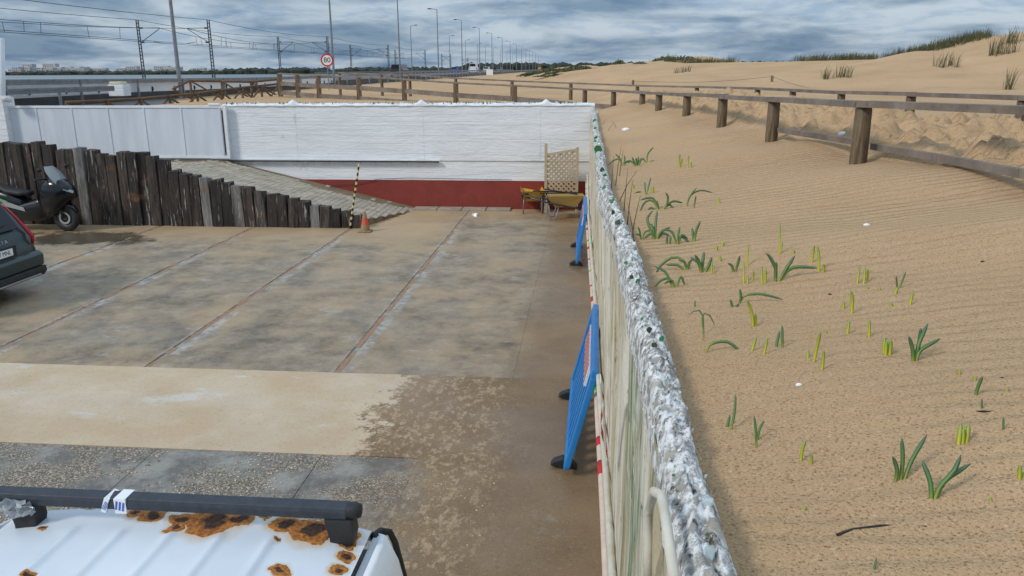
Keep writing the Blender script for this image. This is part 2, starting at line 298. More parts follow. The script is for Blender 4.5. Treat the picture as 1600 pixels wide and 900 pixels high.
# ------------------------------------------------------------------ mesh helpers
class MB:
    def __init__(s): s.v = []; s.f = []; s.mi = []
    def add(s, vs, fs, mi=0):
        o = len(s.v); s.v += [tuple(v) for v in vs]; s.f += [tuple(i+o for i in f) for f in fs]; s.mi += [mi]*len(fs); return s
    def box(s, a, b, R=None, mi=0, o=None):
        (x0, y0, z0), (x1, y1, z1) = a, b
        vs = [Vector(p) for p in ((x0,y0,z0),(x1,y0,z0),(x1,y1,z0),(x0,y1,z0),(x0,y0,z1),(x1,y0,z1),(x1,y1,z1),(x0,y1,z1))]
        if R is not None: vs = [R @ v for v in vs]
        if o is not None: vs = [v+Vector(o) for v in vs]
        return s.add(vs, [(3,2,1,0),(4,5,6,7),(0,1,5,4),(1,2,6,5),(2,3,7,6),(3,0,4,7)], mi)
    def beam(s, p, q, w, h, mi=0, up=(0,0,1)):
        p = Vector(p); q = Vector(q); d = (q-p).normalized(); u = Vector(up)
        a = d.cross(u)
        if a.length < 1e-4: a = d.cross(Vector((0,1,0)))
        a.normalize(); b = a.cross(d).normalized(); vs = []
        for e in (p, q):
            for i, j in ((-1,-1),(1,-1),(1,1),(-1,1)): vs.append(e+a*(i*w/2)+b*(j*h/2))
        return s.add(vs, [(3,2,1,0),(4,5,6,7),(0,1,5,4),(1,2,6,5),(2,3,7,6),(3,0,4,7)], mi)
    def tube(s, pts, r, n=8, mi=0, caps=True):
        pts = [Vector(p) for p in pts]; rs = r if isinstance(r, (list, tuple)) else [r]*len(pts); vs = []; pa = None
        for i, p in enumerate(pts):
            d = (pts[min(i+1, len(pts)-1)]-pts[max(i-1, 0)]).normalized()
            if pa is None: pa = d.orthogonal().normalized()
            a = (pa-d*pa.dot(d)).normalized(); pa = a; b = d.cross(a)
            vs += [p+(a*math.cos(2*math.pi*k/n)+b*math.sin(2*math.pi*k/n))*rs[i] for k in range(n)]
        fs = [(i*n+k, i*n+(k+1) % n, (i+1)*n+(k+1) % n, (i+1)*n+k) for i in range(len(pts)-1) for k in range(n)]
        if caps: fs += [tuple(range(n-1, -1, -1)), tuple((len(pts)-1)*n+k for k in range(n))]
        return s.add(vs, fs, mi)
    def prism(s, prof, axis, a, b, mi=0):       # profile of 2D points extruded along axis 'x','y','z'
        n = len(prof)
        def P(p, t): return {'x': (t, p[0], p[1]), 'y': (p[0], t, p[1]), 'z': (p[0], p[1], t)}[axis]
        vs = [P(p, a) for p in prof]+[P(p, b) for p in prof]
        return s.add(vs, [(i, (i+1) % n, n+(i+1) % n, n+i) for i in range(n)]+[tuple(range(n-1, -1, -1)), tuple(range(n, 2*n))], mi)
    def lathe(s, prof, c, n=20, axis='z', mi=0):
        vs = []; c = Vector(c)
        for r, h in prof:
            for k in range(n):
                t = 2*math.pi*k/n; u, w = r*math.cos(t), r*math.sin(t)
                vs.append(c+Vector({'z': (u, w, h), 'y': (u, h, w), 'x': (h, u, w)}[axis]))
        fs = [(i*n+k, i*n+(k+1) % n, (i+1)*n+(k+1) % n, (i+1)*n+k) for i in range(len(prof)-1) for k in range(n)]
        return s.add(vs, fs, mi)
    def build(s, name, mats, parent=None, smooth=False, bevel=0.0, loc=None):
        me = bpy.data.meshes.new(name); me.from_pydata(s.v, [], s.f)
        for m in (mats if isinstance(mats, (list, tuple)) else [mats]): me.materials.append(m)
        if any(s.mi): me.polygons.foreach_set('material_index', s.mi)
        bm = bmesh.new(); bm.from_mesh(me); bmesh.ops.recalc_face_normals(bm, faces=bm.faces)
        if bevel: bmesh.ops.bevel(bm, geom=list(bm.edges), offset=bevel, segments=2, affect='EDGES', profile=0.6)
        bm.to_mesh(me); bm.free()
        if smooth: me.polygons.foreach_set('use_smooth', [True]*len(me.polygons))
        return link(name, me, parent, loc)
def link(name, me, parent=None, loc=None):
    o = bpy.data.objects.new(name, me); COL.objects.link(o); o.parent = parent
    if loc is not None: o.location = loc
    return o
def tag(o, label=None, cat=None, group=None, kind=None):
    if label: o['label'] = label
    if cat: o['category'] = cat
    if group: o['group'] = group
    if kind: o['kind'] = kind
    return o
def thing(name, label, cat, loc=(0,0,0), rz=0.0, group=None):
    o = bpy.data.objects.new(name, None); COL.objects.link(o); o.location = loc; o.rotation_euler = (0, 0, rz); o.empty_display_size = 0.1
    return tag(o, label, cat, group)
def copy_tree(o, parent=None):
    c = o.copy(); COL.objects.link(c); c.parent = parent
    for ch in [k for k in o.children]: copy_tree(ch, c)
    return c
def text_mesh(s, size, mat, name, parent, M, depth=0.002, sx=1.0):
    cu = bpy.data.curves.new('t', 'FONT'); cu.body = s; cu.size = size; cu.extrude = depth; cu.align_x = 'CENTER'; cu.align_y = 'CENTER'
    o = bpy.data.objects.new('t', cu); COL.objects.link(o); dg = bpy.context.evaluated_depsgraph_get()
    me = bpy.data.meshes.new_from_object(o.evaluated_get(dg)); bpy.data.objects.remove(o)
    me.materials.clear(); me.materials.append(mat); me.transform(M @ Matrix.Diagonal((sx, 1, 1, 1))); return link(name, me, parent)
def grid_mesh(name, X, Y, Z, mat, keep=None, parent=None, smooth=True):
    nr, nc = X.shape; v = np.stack([X, Y, Z], -1).reshape(-1, 3)
    i = np.arange(nr*nc).reshape(nr, nc); q = np.stack([i[:-1, :-1], i[:-1, 1:], i[1:, 1:], i[1:, :-1]], -1).reshape(-1, 4)
    if keep is not None: q = q[keep.reshape(-1)]
    me = bpy.data.meshes.new(name); me.from_pydata(v.tolist(), [], q.tolist()); me.materials.append(mat)
    if smooth: me.polygons.foreach_set('use_smooth', [True]*len(me.polygons))
    return link(name, me, parent)
FZ = -3.5                                                    # courtyard floor
# ------------------------------------------------------------------ sand terrain
RIDGE = [(1900, 20, 37), (1600, 50, 38), (1530, 59, 38.5), (1450, 79, 39), (1400, 92, 40), (1240, 96, 44), (1100, 98, 50), (1000, 102, 66), (900, 106, 95), (872, 108, 150)]
RP = [atd(a, b, d) for a, b, d in RIDGE]
def wall_x(y): return np.interp(y, [-2, 1, 2.3, 3.5, 4.6, 6.3, 9, 14, 20.6], [0.205, 0.205, 0.207, 0.203, 0.183, 0.115, 0.112, 0.115, 0.115])   # inner face at the top
def wall_b(y): return np.interp(y, [-2, 5, 8.6, 14, 20.6], [0.21, 0.212, 0.205, 0.085, 0.05])             # and at the foot: the old wall leans
WT = 0.095
def height(x, y):
    x = np.asarray(x, float); y = np.asarray(y, float)
    Xc = x*CA + y*SA; Yc = -x*SA + y*CA
    wx = wall_x(y)+WT
    s = np.clip((x-wx)/np.maximum(2.62-0.085*np.clip(y-6, 0, 18)-wx, 0.5), 0, 1)
    near = -1.0 + 0.34*s**1.15 + 0.03*np.clip((7-Yc)/4, -1, 1)*s
    z = near
    # behind the yard: flat sand, road side lower
    back = -1.02 + 0*x - 0.5*sstep(-12, -19, Xc-0.074*Yc+0.0)
    z = np.where(y > 20.3, near*sstep(0.2, 1.5, x)+back*(1-sstep(0.2, 1.5, x)), z)
    inb = sstep(2.95, 3.3, Xc)*(1-sstep(5.1, 5.4, Xc))*(1-sstep(19, 22, Yc))
    z = z + inb*(0.0+0.42*fbm(x*2.8, y*2.8, 3)+0.55*np.abs(fbm(x*4.6, y*4.6, 3)))
    z = z + 0.06*fbm(x*0.8, y*0.8, 3) + 0.022*np.sin(y*3.1+x*1.1+5*fbm(x*.6, y*.6, 3))*(.4+1.2*vn(x*.5+3, y*.4))*sstep(0, .6, x-wx)*(1-sstep(15, 30, Yc))
    # dune ridge
    best = np.full(x.shape, 1e9); rz = np.zeros(x.shape); dd = np.zeros(x.shape)
    for a, b in zip(RP[:-1], RP[1:]):
        ex, ey = b.x-a.x, b.y-a.y; l2 = ex*ex+ey*ey
        t = np.clip(((x-a.x)*ex+(y-a.y)*ey)/l2, 0, 1); qx = a.x+t*ex; qy = a.y+t*ey; d = np.hypot(x-qx, y-qy)
        m = d < best; best = np.where(m, d, best); rz = np.where(m, a.z+t*(b.z-a.z), rz)
        dd = np.where(m, np.hypot(qx, qy), dd)
    w = np.clip(dd*0.36, 8, 26); k = np.clip(1-best/w, 0, 1); k = k*k*(3-2*k)
    far = sstep(6, 9, Xc) + sstep(24, 34, Yc)*sstep(-4, 3, Xc-0.03*Yc); k = k*np.clip(far, 0, 1)
    z = z*(1-k)+(rz)*k + 0.22*fbm(x*0.22, y*0.22, 4)*np.clip(far, 0, 1)*(1-k)
    # hummocks of the vegetated far dunes
    hz = sstep(45, 65, Yc)*sstep(0, 6, Xc-0.035*Yc)*(1-sstep(130, 220, Yc))
    z = z + hz*3.0*np.clip(fbm(x*0.12, y*0.10, 4), -0.15, 1)
    z = z - 6.2*sstep(-26, -46, Xc-0.066*Yc)*sstep(20, 30, Yc)
    z = np.where(Yc > 230, np.minimum(z, -1.2), z)
    return z
def hz(x, y): return float(height(np.array([x]), np.array([y]))[0])
xs = np.concatenate([np.linspace(-70, -30, 12)[:-1], np.linspace(-30, 0.2, 90)[:-1], np.linspace(0.2, 6.2, 130)[:-1], np.linspace(6.2, 30, 90)[:-1], np.linspace(30, 140, 50)])
ys = np.concatenate([np.linspace(-4, 1, 30)[:-1], np.linspace(1, 24, 420)[:-1], np.linspace(24, 60, 110)[:-1], np.linspace(60, 160, 80)[:-1], np.linspace(160, 900, 40)])
Xg, Yg = np.meshgrid(xs, ys); Xg = np.where((Xg < 1.2) & (Xg > 0.1) & (Yg < 20.45), Xg + (wall_x(Yg)+WT-0.24-0.0)*np.clip(1.2-Xg, 0, 1), Xg)
Zg = height(Xg, Yg)
cx = (Xg[:-1, :-1]+Xg[1:, 1:])/2; cy = (Yg[:-1, :-1]+Yg[1:, 1:])/2
tag(grid_mesh('sand', Xg, Yg, Zg, SAND, keep=(cx > 0.19) | (cy > 20.52)), kind='structure')
def on_sand(px, py):
    d = ray(px, py); ts = np.concatenate([np.arange(.8, 12, .02), np.arange(12, 160, .1)]); b = np.array(ts)*d.z - height(d.x*ts, d.y*ts)
    k = np.argmax(b < 0); return d*float(ts[k] if b[k] < 0 else 45.0)
# water, far shore
tag(MB().box((-3000, 30, -9), (-45, 1500, -6.5)).build('water', WATER), kind='structure')
m = MB().box((-3200, 1250, -9), (-70, 2600, -5.9)); m.box((-60, 850, -6), (900, 2600, -1.6)); tag(m.build('far_shore', simple('far_land', (0.06, 0.065, 0.05))), kind='structure')
m = MB(); r = random.Random(5)
for k in range(900):
    x = r.uniform(-1250, -80); y = 1265+r.uniform(0, 70); h = r.uniform(3.5, 9)*(1.2 if x > -600 else 0.8); w = r.uniform(6, 14); z0 = -6.0
    pts = [(x+w*math.cos(a)*r.uniform(.7, 1.1), y+w*.5*math.sin(a), z0+h*(.45+.3*r.random())) for a in np.linspace(0, 5.4, 6)]
    m.add([(x, y, z0+h)]+pts+[(p[0], p[1], z0) for p in pts], [(0, i+1, (i+1) % 6+1) for i in range(6)]+[(i+1, (i+1) % 6+1, (i+1) % 6+7, i+7) for i in range(6)])
for k in range(500):
    x = r.uniform(-130, 330); y = 860+r.uniform(0, 60); h = r.uniform(4, 9); w = r.uniform(5, 10); z0 = -1.8
    pts = [(x+w*math.cos(a)*r.uniform(.7, 1.1), y+w*.5*math.sin(a), z0+h*(.45+.3*r.random())) for a in np.linspace(0, 5.4, 6)]
    m.add([(x, y, z0+h)]+pts+[(p[0], p[1], z0) for p in pts], [(0, i+1, (i+1) % 6+1) for i in range(6)]+[(i+1, (i+1) % 6+1, (i+1) % 6+7, i+7) for i in range(6)])
tag(m.build('far_wood', TREE), 'dark line of far trees along the opposite shore', 'trees', kind='stuff')
for k in range(46):
    px = r.choice([r.uniform(8, 160), r.uniform(8, 400)]); w = r.uniform(9, 26); h = r.uniform(8, 17)*(1.25 if 40 < px < 90 else 0.85); p = atd(px, 112, 1420+r.uniform(0, 100))
    t = thing('far_building', 'small pale block of the town across the water', 'building', (p.x, p.y, -6.0), 0, 'town across the water')
    MB().box((-w/2, -6, 0), (w/2, 6, h)).build('wall', BLDG, t)
    q = MB()
    for fl in range(int(h/3)):
        for i in range(int(w/3.5)): q.box((-w/2+1+i*3.5, -6.1, 1+fl*3), (-w/2+2.4+i*3.5, -6.02, 2.3+fl*3))
    tag(q.build('windows', CARGLASS, t), kind='stuff')
# ------------------------------------------------------------------ courtyard floor: slabs, brick joints
YF = 20.35
m = MB().box((-34, -6, FZ-0.3), (0.1, YF, FZ-0.014)); fl = tag(m.build('courtyard_floor', FLOOR), kind='structure')
JX = [-0.8, -2.92, -5.3, -7.6, -9.85]
edges = [0.25]+JX+[-12.2, -14.6]
for a, b in zip(edges[:-1], edges[1:]):
    g0 = 0.045 if b in JX and b != -0.8 else 0.0012; g1 = 0.045 if a in JX and a != -0.8 else 0.0012
    MB().box((b+g0, 8.70, FZ-0.2), (a-g1, 20.3, FZ)).build('concrete_slab', FLOOR, fl)
for a, b in [(-1.5, -14.6)]:
    MB().box((b+0.001, 6.632, FZ-0.2), (a-0.001, 8.692, FZ+0.003)).build('concrete_slab', FLOOR, fl)
MB().box((-1.5005, -5, FZ-0.2), (0.25, 8.692, FZ+0.0025)).build('concrete_slab', FLOOR, fl)
lo = [-1.5, -2.42, -4.05, -5.7, -8, -14.6]
for a, b in zip(lo[:-1], lo[1:]): MB().box((b+0.004, -5, FZ-0.2), (a-0.004, 6.628, FZ-0.004)).build('concrete_slab', FLOOR, fl)
bme = None
for jx in JX[1:]:
    y = 8.72
    while y < 17.9:
        l = random.uniform(0.2, 0.27)
        if random.random() < 0.78:
            if bme is None:
                o = MB().box((-0.042, 0, -0.1), (0.042, 0.23, 0)).build('brick', BRICK, fl, bevel=0.006); bme = o.data
            else: o = link('brick', bme, fl)
            o.location = (jx+random.uniform(-.006, .006), y, FZ-random.uniform(-0.002, 0.010)); o.scale = (1, l/0.235, 1); o.rotation_euler = (random.uniform(-.02, .02), random.uniform(-.04, .04), random.uniform(-.03, .03))
        y += l+0.008
# debris of shells and pebbles on the floor
m = MB()
for k in range(5200):
    x = -6.5+5.9*random.random()**0.9; y = 6.6-3.2*random.random()
    if x > -2.2 and random.random() < 0.7: continue
    if vn(x*1.7, y*1.7) < 0.42: continue
    s = random.uniform(.006, .016); a = random.random()*6.28
    m.add([(x+s*math.cos(a), y+s*math.sin(a), FZ), (x+s*math.cos(a+2.1), y+s*math.sin(a+2.1), FZ), (x+s*math.cos(a+4.2), y+s*math.sin(a+4.2), FZ), (x, y, FZ+s*.7)], [(0, 1, 3), (1, 2, 3), (2, 0, 3)], random.choice((0, 0, 1, 2)))
tag(m.build('shell_gravel', [simple('shell', (0.60, 0.50, 0.38)), simple('pebble', (0.28, 0.2, 0.12)), CONC]), 'scattered shell fragments and pebbles on the concrete', 'gravel', kind='stuff')
# ------------------------------------------------------------------ white wall with red foot, at the end of the yard
xl = at(350, 200, y=YF).x
ww = thing('white_wall', 'long whitewashed boundary wall with red painted foot at the end of the yard', 'wall')
ztop = at(640, 164, y=YF).z; zled = at(520, 250, y=YF).z; zred = at(700, 282, y=YF).z
MB().box((xl, YF, zled), (0.2, YF+0.2, ztop)).build('upper_wall', WHITEWALL, ww)
MB().box((-16, YF+0.03, FZ-0.1), (0.2, YF+0.2, zled-0.002)).build('lower_wall', WHITEWALL, ww)
MB().box((-9, YF+0.012, FZ-0.05), (0.15, YF+0.05, zred)).build('painted_foot', RED, ww)
m = MB()                                                    # rough coping
nx = 560; x_ = np.linspace(xl, 0.2, nx); cs = [(-0.02, -0.03), (-0.03, 0.0), (0.03, 0.025), (0.1, 0.04), (0.17, 0.025), (0.23, 0), (0.22, -0.03)]
V = np.zeros((nx, len(cs), 3))
for j, (dy, dz) in enumerate(cs):
    V[:, j, 0] = x_; V[:, j, 1] = YF+dy+0.03*fbm(x_*6, x_*0+j*3.1, 3); V[:, j, 2] = ztop+dz+0.06*fbm(x_*5, x_*0+j*1.7, 4)*(dz > -0.01)
    for c in (at(456, 163, y=YF).x, at(657, 163, y=YF).x, at(853, 163, y=YF).x): V[:, j, 2] += (dz > -.01)*0.08*np.exp(-((x_-c)/0.09)**2)
grid_mesh('coping', V[:, :, 0], V[:, :, 1], V[:, :, 2], WHITE, parent=ww)
m = MB()
for k in range(420):
    x = random.uniform(xl+.1, 0.1); y = YF+random.uniform(0, .18); z = ztop+0.015; s = random.uniform(.012, .03); h = random.uniform(.03, .085); a = random.random()*6.28
    m.add([(x+s*math.cos(a), y+s*math.sin(a), z), (x-s*math.cos(a), y-s*math.sin(a), z), (x+random.uniform(-.02, .02), y+random.uniform(-.02, .02), z+h), (x+.006, y+.006, z)], [(0, 1, 2), (1, 3, 2), (3, 0, 2)], random.choice((0, 0, 0, 1, 2)))
tag(m.build('glass_shards', [WHITE, GLASSG, GLASSD], ww), kind='stuff')
for px in (456, 655, 838):
    p = at(px, 200, y=YF).x; MB().box((p-0.11, YF-0.005, zled+0.02), (p+0.11, YF+0.05, ztop-0.03)).build('pilaster', WHITEWALL, ww, bevel=0.003)
xr = at(687, 252, y=YF).x
MB().box((xl+0.05, YF-0.09, zled-0.03), (xr, YF-0.012, zled-0.005)).build('gate_track', WHITE, ww)
MB().box((xl+0.05, YF-0.092, zled-0.045), (xr, YF-0.085, zled-0.003)).build('track_lip', DARKM, ww)
for k in range(14):
    x = xl+0.2+(xr-xl-.3)*k/13; MB().prism([(0, 0), (-0.07, 0), (0, -0.11)], 'x', x-.07, x+.07).build('bracket', WHITE, ww).location = (0, YF+0.028, zled-0.034)
MB().tube([at(507, 290, y=YF-.03), at(560, 286, y=YF-.03), at(590, 280, y=YF-.02), at(640, 278, y=YF-.02), at(800, 281, y=YF-.02)], 0.007, 6).build('cable', DARKM, ww)
q0 = at(645, 329, z=FZ); q1 = at(800, 327, z=FZ)
for k in range(4):
    a = q0.lerp(q1, k/4); b = q0.lerp(q1, (k+1)/4-.01); MB().box((a.x, YF-0.42, FZ-.05), (b.x, YF-0.02, FZ+0.045)).build('kerb_block', CONC, ww, bevel=0.01)
# ------------------------------------------------------------------ sliding gate
gt = thing('sliding_gate', 'pale grey-white metal sliding gate of tall flat panels', 'gate')
gy = YF-0.14; gl = at(8, 200, y=gy).x; gr_ = at(352, 200, y=gy).x; gz0 = at(200, 246, y=gy).z; gz1 = at(200, 165, y=gy).z
div = [8, 61, 116, 172, 228, 286, 346]
for a, b in zip(div[:-1], div[1:]):
    MB().box((at(a, 200, y=gy).x+.02, gy-0.01, gz0+.05), (at(b, 200, y=gy).x-.02, gy+0.03, gz1-.06)).build('panel', GATEM, gt, bevel=0.005)
for a in div: x = at(a, 200, y=gy).x; MB().box((x-.021, gy-0.025, gz0+.05), (x+.021, gy+0.035, gz1-.06)).build('stile', GATEM, gt, bevel=0.004)
MB().box((gl-.03, gy-0.03, gz1-.06), (gr_, gy+0.04, gz1)).build('top_rail', WHITE, gt, bevel=0.005)
MB().box((gl-.03, gy-0.03, gz0-.01), (gr_, gy+0.04, gz0+.05)).build('bottom_rail', WHITE, gt, bevel=0.005)
MB().box((gr_-.005, gy-0.035, gz0-.02), (gr_+.07, gy+0.045, gz1+.02)).build('end_post', WHITE, gt, bevel=0.005)
x = at(334, 162, y=gy).x; MB().box((x-.14, gy-0.05, gz1), (x+.16, gy+0.06, gz1+.06)).build('roller_cap', WHITE, gt, bevel=0.01)
# house corner with downpipe on the left edge
hc = thing('house_corner', 'white rendered house corner at the left edge beside the gate', 'wall')
pb = at(10, 190, y=YF-.3)
MB().box((pb.x-3, YF-.35, FZ), (pb.x+.02, YF+.1, at(10, 152, y=YF-.3).z)).build('wall', WHITEWALL, hc)
p0 = at(1, 60, y=YF-.45); p1 = at(3, 148, y=YF-.45); p2 = at(6, 154, y=YF-.45); p3 = at(15, 155, y=YF-.45)
tag(MB().tube([p0, p1, p2, p3], [.085, .085, .085, .09], 14).build('downpipe', WHITE, None, True), 'white plastic downpipe with elbow at the left edge', 'pipe')
# ------------------------------------------------------------------ ramp with pavers and sleeper retaining wall
SB = [at(130, 347, z=FZ), at(564, 358, z=FZ)]
SY = (SB[0].y+SB[1].y)/2
prof = [(-40, 215), (0, 221), (80, 223), (98, 231), (158, 233), (164, 241), (185, 243), (189, 237), (238, 238), (243, 247), (258, 249), (262, 262), (290, 269), (320, 276), (350, 282), (400, 295), (450, 309), (500, 322), (530, 328), (566, 337)]
rw = thing('sleeper_wall', 'retaining wall of upright tarred railway sleepers stepping down along the ramp', 'wall')
x = SB[1].x-.01; i = 0; tops = []
while x > -15.5:
    w = random.uniform(.225, .262); cxm = x-w/2
    yy = SY+0.02*(cxm+7)*0+random.uniform(-.03, .03)
    # pixel column of this sleeper
    d = Vector((cxm, SY, -2.4)); dc = CAMR.transposed() @ d; px = W2+F*dc.x/-dc.z
    pt = np.interp(px, [a for a, b in prof], [b for a, b in prof]); zt = at(px, pt, y=SY).z+random.uniform(-.025, .025)
    tops.append((cxm, zt)); h = zt-FZ+.2
    mb = MB(); e = random.uniform(-.02, .02)
    prf = [(-w/2+.008, -.13), (w/2-.008, -.13), (w/2-.003, .12), (-w/2+.003, .12)]
    mb.add([(a, b, 0) for a, b in prf]+[(a+e, b, h*.55+random.uniform(-.02, .02)) for a, b in prf]+[(a*random.uniform(.9, 1)+e*1.6, b*random.uniform(.85, 1), h+random.uniform(-.03, .02)) for a, b in prf],
           [(0,1,5,4),(1,2,6,5),(2,3,7,6),(3,0,4,7),(4,5,9,8),(5,6,10,9),(6,7,11,10),(7,4,8,11),(8,9,10,11),(3,2,1,0)])
    o = mb.build('sleeper', SLEEPER, rw, bevel=0.007); o.location = (cxm, yy, FZ-.2); o.rotation_euler = (random.uniform(-.012, .012), random.uniform(-.02, .02), random.uniform(-.05, .05))
    x -= w+.004
zr0 = gz0-.06
rx = [(-16, zr0), (at(352, 250, y=YF).x, zr0), (at(480, 281, y=YF).x, at(480, 281, y=YF).z), (at(652, 325, y=YF).x, FZ+.01)]
def ramp_z(x): return float(np.interp(x, [a for a, b in rx], [b for a, b in rx]))
vx = np.linspace(-16, rx[-1][0]+.05, 120)
m = MB(); yb0, yb1 = SY+.1, YF+.02
def yfront(x): return yb0 if x < SB[1].x else yb0+(x-SB[1].x)/(rx[-1][0]-SB[1].x)*(YF-.35-yb0)
vs = []; fs = []
for k, x in enumerate(vx):
    z = ramp_z(x)-.012; vs += [(x, yfront(x), z), (x, yb1, z), (x, yfront(x), FZ-.2)]
for k in range(len(vx)-1): fs += [(3*k, 3*k+3, 3*k+4, 3*k+1), (3*k, 3*k+2, 3*k+5, 3*k+3)]
rp = tag(m.add(vs, fs).build('ramp', simple('sandy_joint', (0.24, 0.165, 0.095), (0.16, 0.12, 0.075), 3, 0.95, .01, 30)), kind='structure')
m = MB(); x = -12.0
while x < rx[-1][0]-.1:
    k = 0; y = yb0+.02+random.uniform(-.05, 0)
    while y < YF-.05:
        z = ramp_z(x); z2 = ramp_z(x+.125)
        edge = y > YF-.55+.25*math.sin(x*1.3)
        if y > yfront(x)+.03 and not (edge and random.random() < .85):
            j = random.uniform(-.006, .006); a, b = x+.011, x+.114; c, d = y+.011, min(y+.189, YF)
            m.add([(a, c, z+j), (b, c, z2+j), (b, d, z2+j), (a, d, z+j), (a-.005, c-.005, z-.02), (b+.005, c-.005, z2-.02), (b+.005, d+.005, z2-.02), (a-.005, d+.005, z-.02)], [(0, 1, 2, 3), (4, 5, 1, 0), (5, 6, 2, 1), (6, 7, 3, 2), (7, 4, 0, 3)])
        y += .2
    x += .125
tag(m.build('pavers', PAVER, rp), kind='stuff')
# striped pole + cone
pb = at(566, 345, z=FZ); pt = at(561, 256, y=pb.y)
sp = thing('striped_pole', 'thin yellow and black striped warning pole at the low end of the sleeper wall', 'pole', (0, 0, 0))
pb = Vector((pb.x-.03, SY-.12, FZ)); pt = at(561, 256, y=pb.y)
for k in range(22): MB().tube([pb.lerp(pt, k/22), pb.lerp(pt, (k+1)/22)], .022, 8).build('yellow_band' if k % 2 else 'black_band', simple('pale_yellow', (0.66, 0.56, 0.22)) if k == 1 else (bpy.data.materials.get('pale_yellow') if k % 2 else BLACK), sp)
p = at(571, 362, z=FZ); cn = thing('traffic_cone', 'small dusty orange traffic cone at the foot of the ramp', 'cone', (p.x, p.y, FZ+.003))
MB().box((-.14, -.14, 0), (.14, .14, .03)).build('base', DUSTY, cn, bevel=.008)
MB().lathe([(.11, .028), (.085, .16)], (0, 0, 0)).build('lower_cone', DUSTY, cn, True)
MB().lathe([(.086, .16), (.055, .31)], (0, 0, 0)).build('orange_band', ORANGE, cn, True)
MB().lathe([(.056, .31), (.028, .45), (.02, .455), (0, .455)], (0, 0, 0)).build('tip', DUSTY, cn, True)
# ------------------------------------------------------------------ right boundary wall
bw = thing('boundary_wall', 'old peeling boundary wall with white crusty top set with broken glass', 'wall')
ZT = -0.98
yy = np.linspace(-1.5, 20.36, 330); zz = np.linspace(FZ-.05, ZT, 34)
Yw, Zw = np.meshgrid(yy, zz, indexing='ij'); kz = (Zw-FZ)/(ZT-FZ); Xw = wall_x(Yw)*kz+wall_b(Yw)*(1-kz)+0.02*fbm(Yw*1.5, Zw*1.2, 4)+0.012*fbm(Yw*9, Zw*3, 3)+.012*(vn(Yw*2.3, Zw*.9) > .55)
grid_mesh('painted_face', Xw, Yw, Zw, FACE, parent=bw)
MB().prism([(.285, -1.5), (.27, 4), (.19, 9), (.10, 20.36), (.17, 20.36), (.25, 9), (.31, 4), (.33, -1.5)], 'z', FZ-.1, ZT-.25).build('core', CONC, bw)
ny = 1500; nc = 17
yv = np.linspace(-1.0, 20.5, ny); cu_ = np.linspace(-1, 1, nc); Yv, Uv = np.meshgrid(yv, cu_, indexing='ij')
prof_z = 0.06*(1-np.abs(Uv)**3.0)-0.09*(np.abs(Uv) > .97)
big = fbm(Yv*2.2, Uv*.7+5, 4); mid = fbm(Yv*13, Uv*2.4+9, 3); sm = fbm(Yv*34, Uv*6, 3)
Xv = wall_x(Yv)+WT/2+Uv*(WT/2+.006+.04*big)+.016*mid; Zv = ZT+prof_z+0.05*big+0.10*np.abs(mid)*(np.abs(Uv) < .97)+0.022*sm
grid_mesh('crust', Xv, Yv, Zv, CRUST, parent=bw)
m = MB()
for k in range(1500):
    y = 0.6+19.5*random.random()**2.0; u = random.uniform(-1, 1); x = float(wall_x(y))+WT/2+u*(WT/2+.01); z = ZT+.06*(1-abs(u)**3)+.005
    s = random.uniform(.003, .009); n = Vector((random.gauss(0, 1), random.gauss(0, 1), random.gauss(.4, 1))).normalized(); a = n.orthogonal().normalized(); b = n.cross(a); c0 = Vector((x, y, z))
    ring = [c0+(a*math.cos(t)*s+b*math.sin(t)*s*.6)*random.uniform(.7, 1.2) for t in np.linspace(0, 5.2, 6)]
    m.add(ring+[c0+n*s*.6, c0-n*s*.5], [(i, (i+1) % 6, 6) for i in range(6)]+[((i+1) % 6, i, 7) for i in range(6)], random.choice((0, 1, 1, 2, 2)))
tag(m.build('shell_flakes', [WHITE, CRUST, simple('oyster', (0.42, 0.40, 0.36), (0.66, 0.66, 0.64), 20, 0.6)], bw), kind='stuff')
shp = [(934, 235, 0, 18), (935, 240, 2, 10), (941, 265, 1, 10), (945, 275, 0, 10), (944, 293, 0, 9), (957, 314, 0, 11), (958, 332, 1, 9), (965, 347, 1, 11), (978, 410, 0, 8), (987, 433, 1, 9), (997, 440, 0, 11), (1015, 515, 1, 12), (1034, 529, 0, 11), (1022, 540, 1, 11), (1003, 498, 0, 7), (1040, 598, 2, 13), (1052, 742, 0, 6), (1105, 786, 2, 22), (1110, 865, 2, 24), (930, 200, 0, 7), (929, 188, 0, 7), (931, 215, 0, 7), (933, 175, 2, 7), (930, 220, 0, 6)]
for px, py, mt, sz in shp:
    p = at(px, py, z=ZT+.085); s = sz/F*p.length*.45; n = Vector((random.gauss(0, .7), -1, random.gauss(.5, .5))).normalized(); a = n.orthogonal().normalized(); b = n.cross(a)
    rg = [a*math.cos(t)*s*random.uniform(.7, 1.25)+b*math.sin(t)*s*random.uniform(.6, 1.1)+n*s*.25*math.cos(t)**2 for t in np.linspace(0, 5.3, 7)]
    MB().add([v for v in rg]+[v-n*.005 for v in rg], [tuple(range(7)), tuple(range(13, 6, -1))]+[(i, i+7, (i+1) % 7+7, (i+1) % 7) for i in range(7)]).build('glass_shard', (GLASSG, GLASSD, GLASSC)[mt], bw, loc=p)
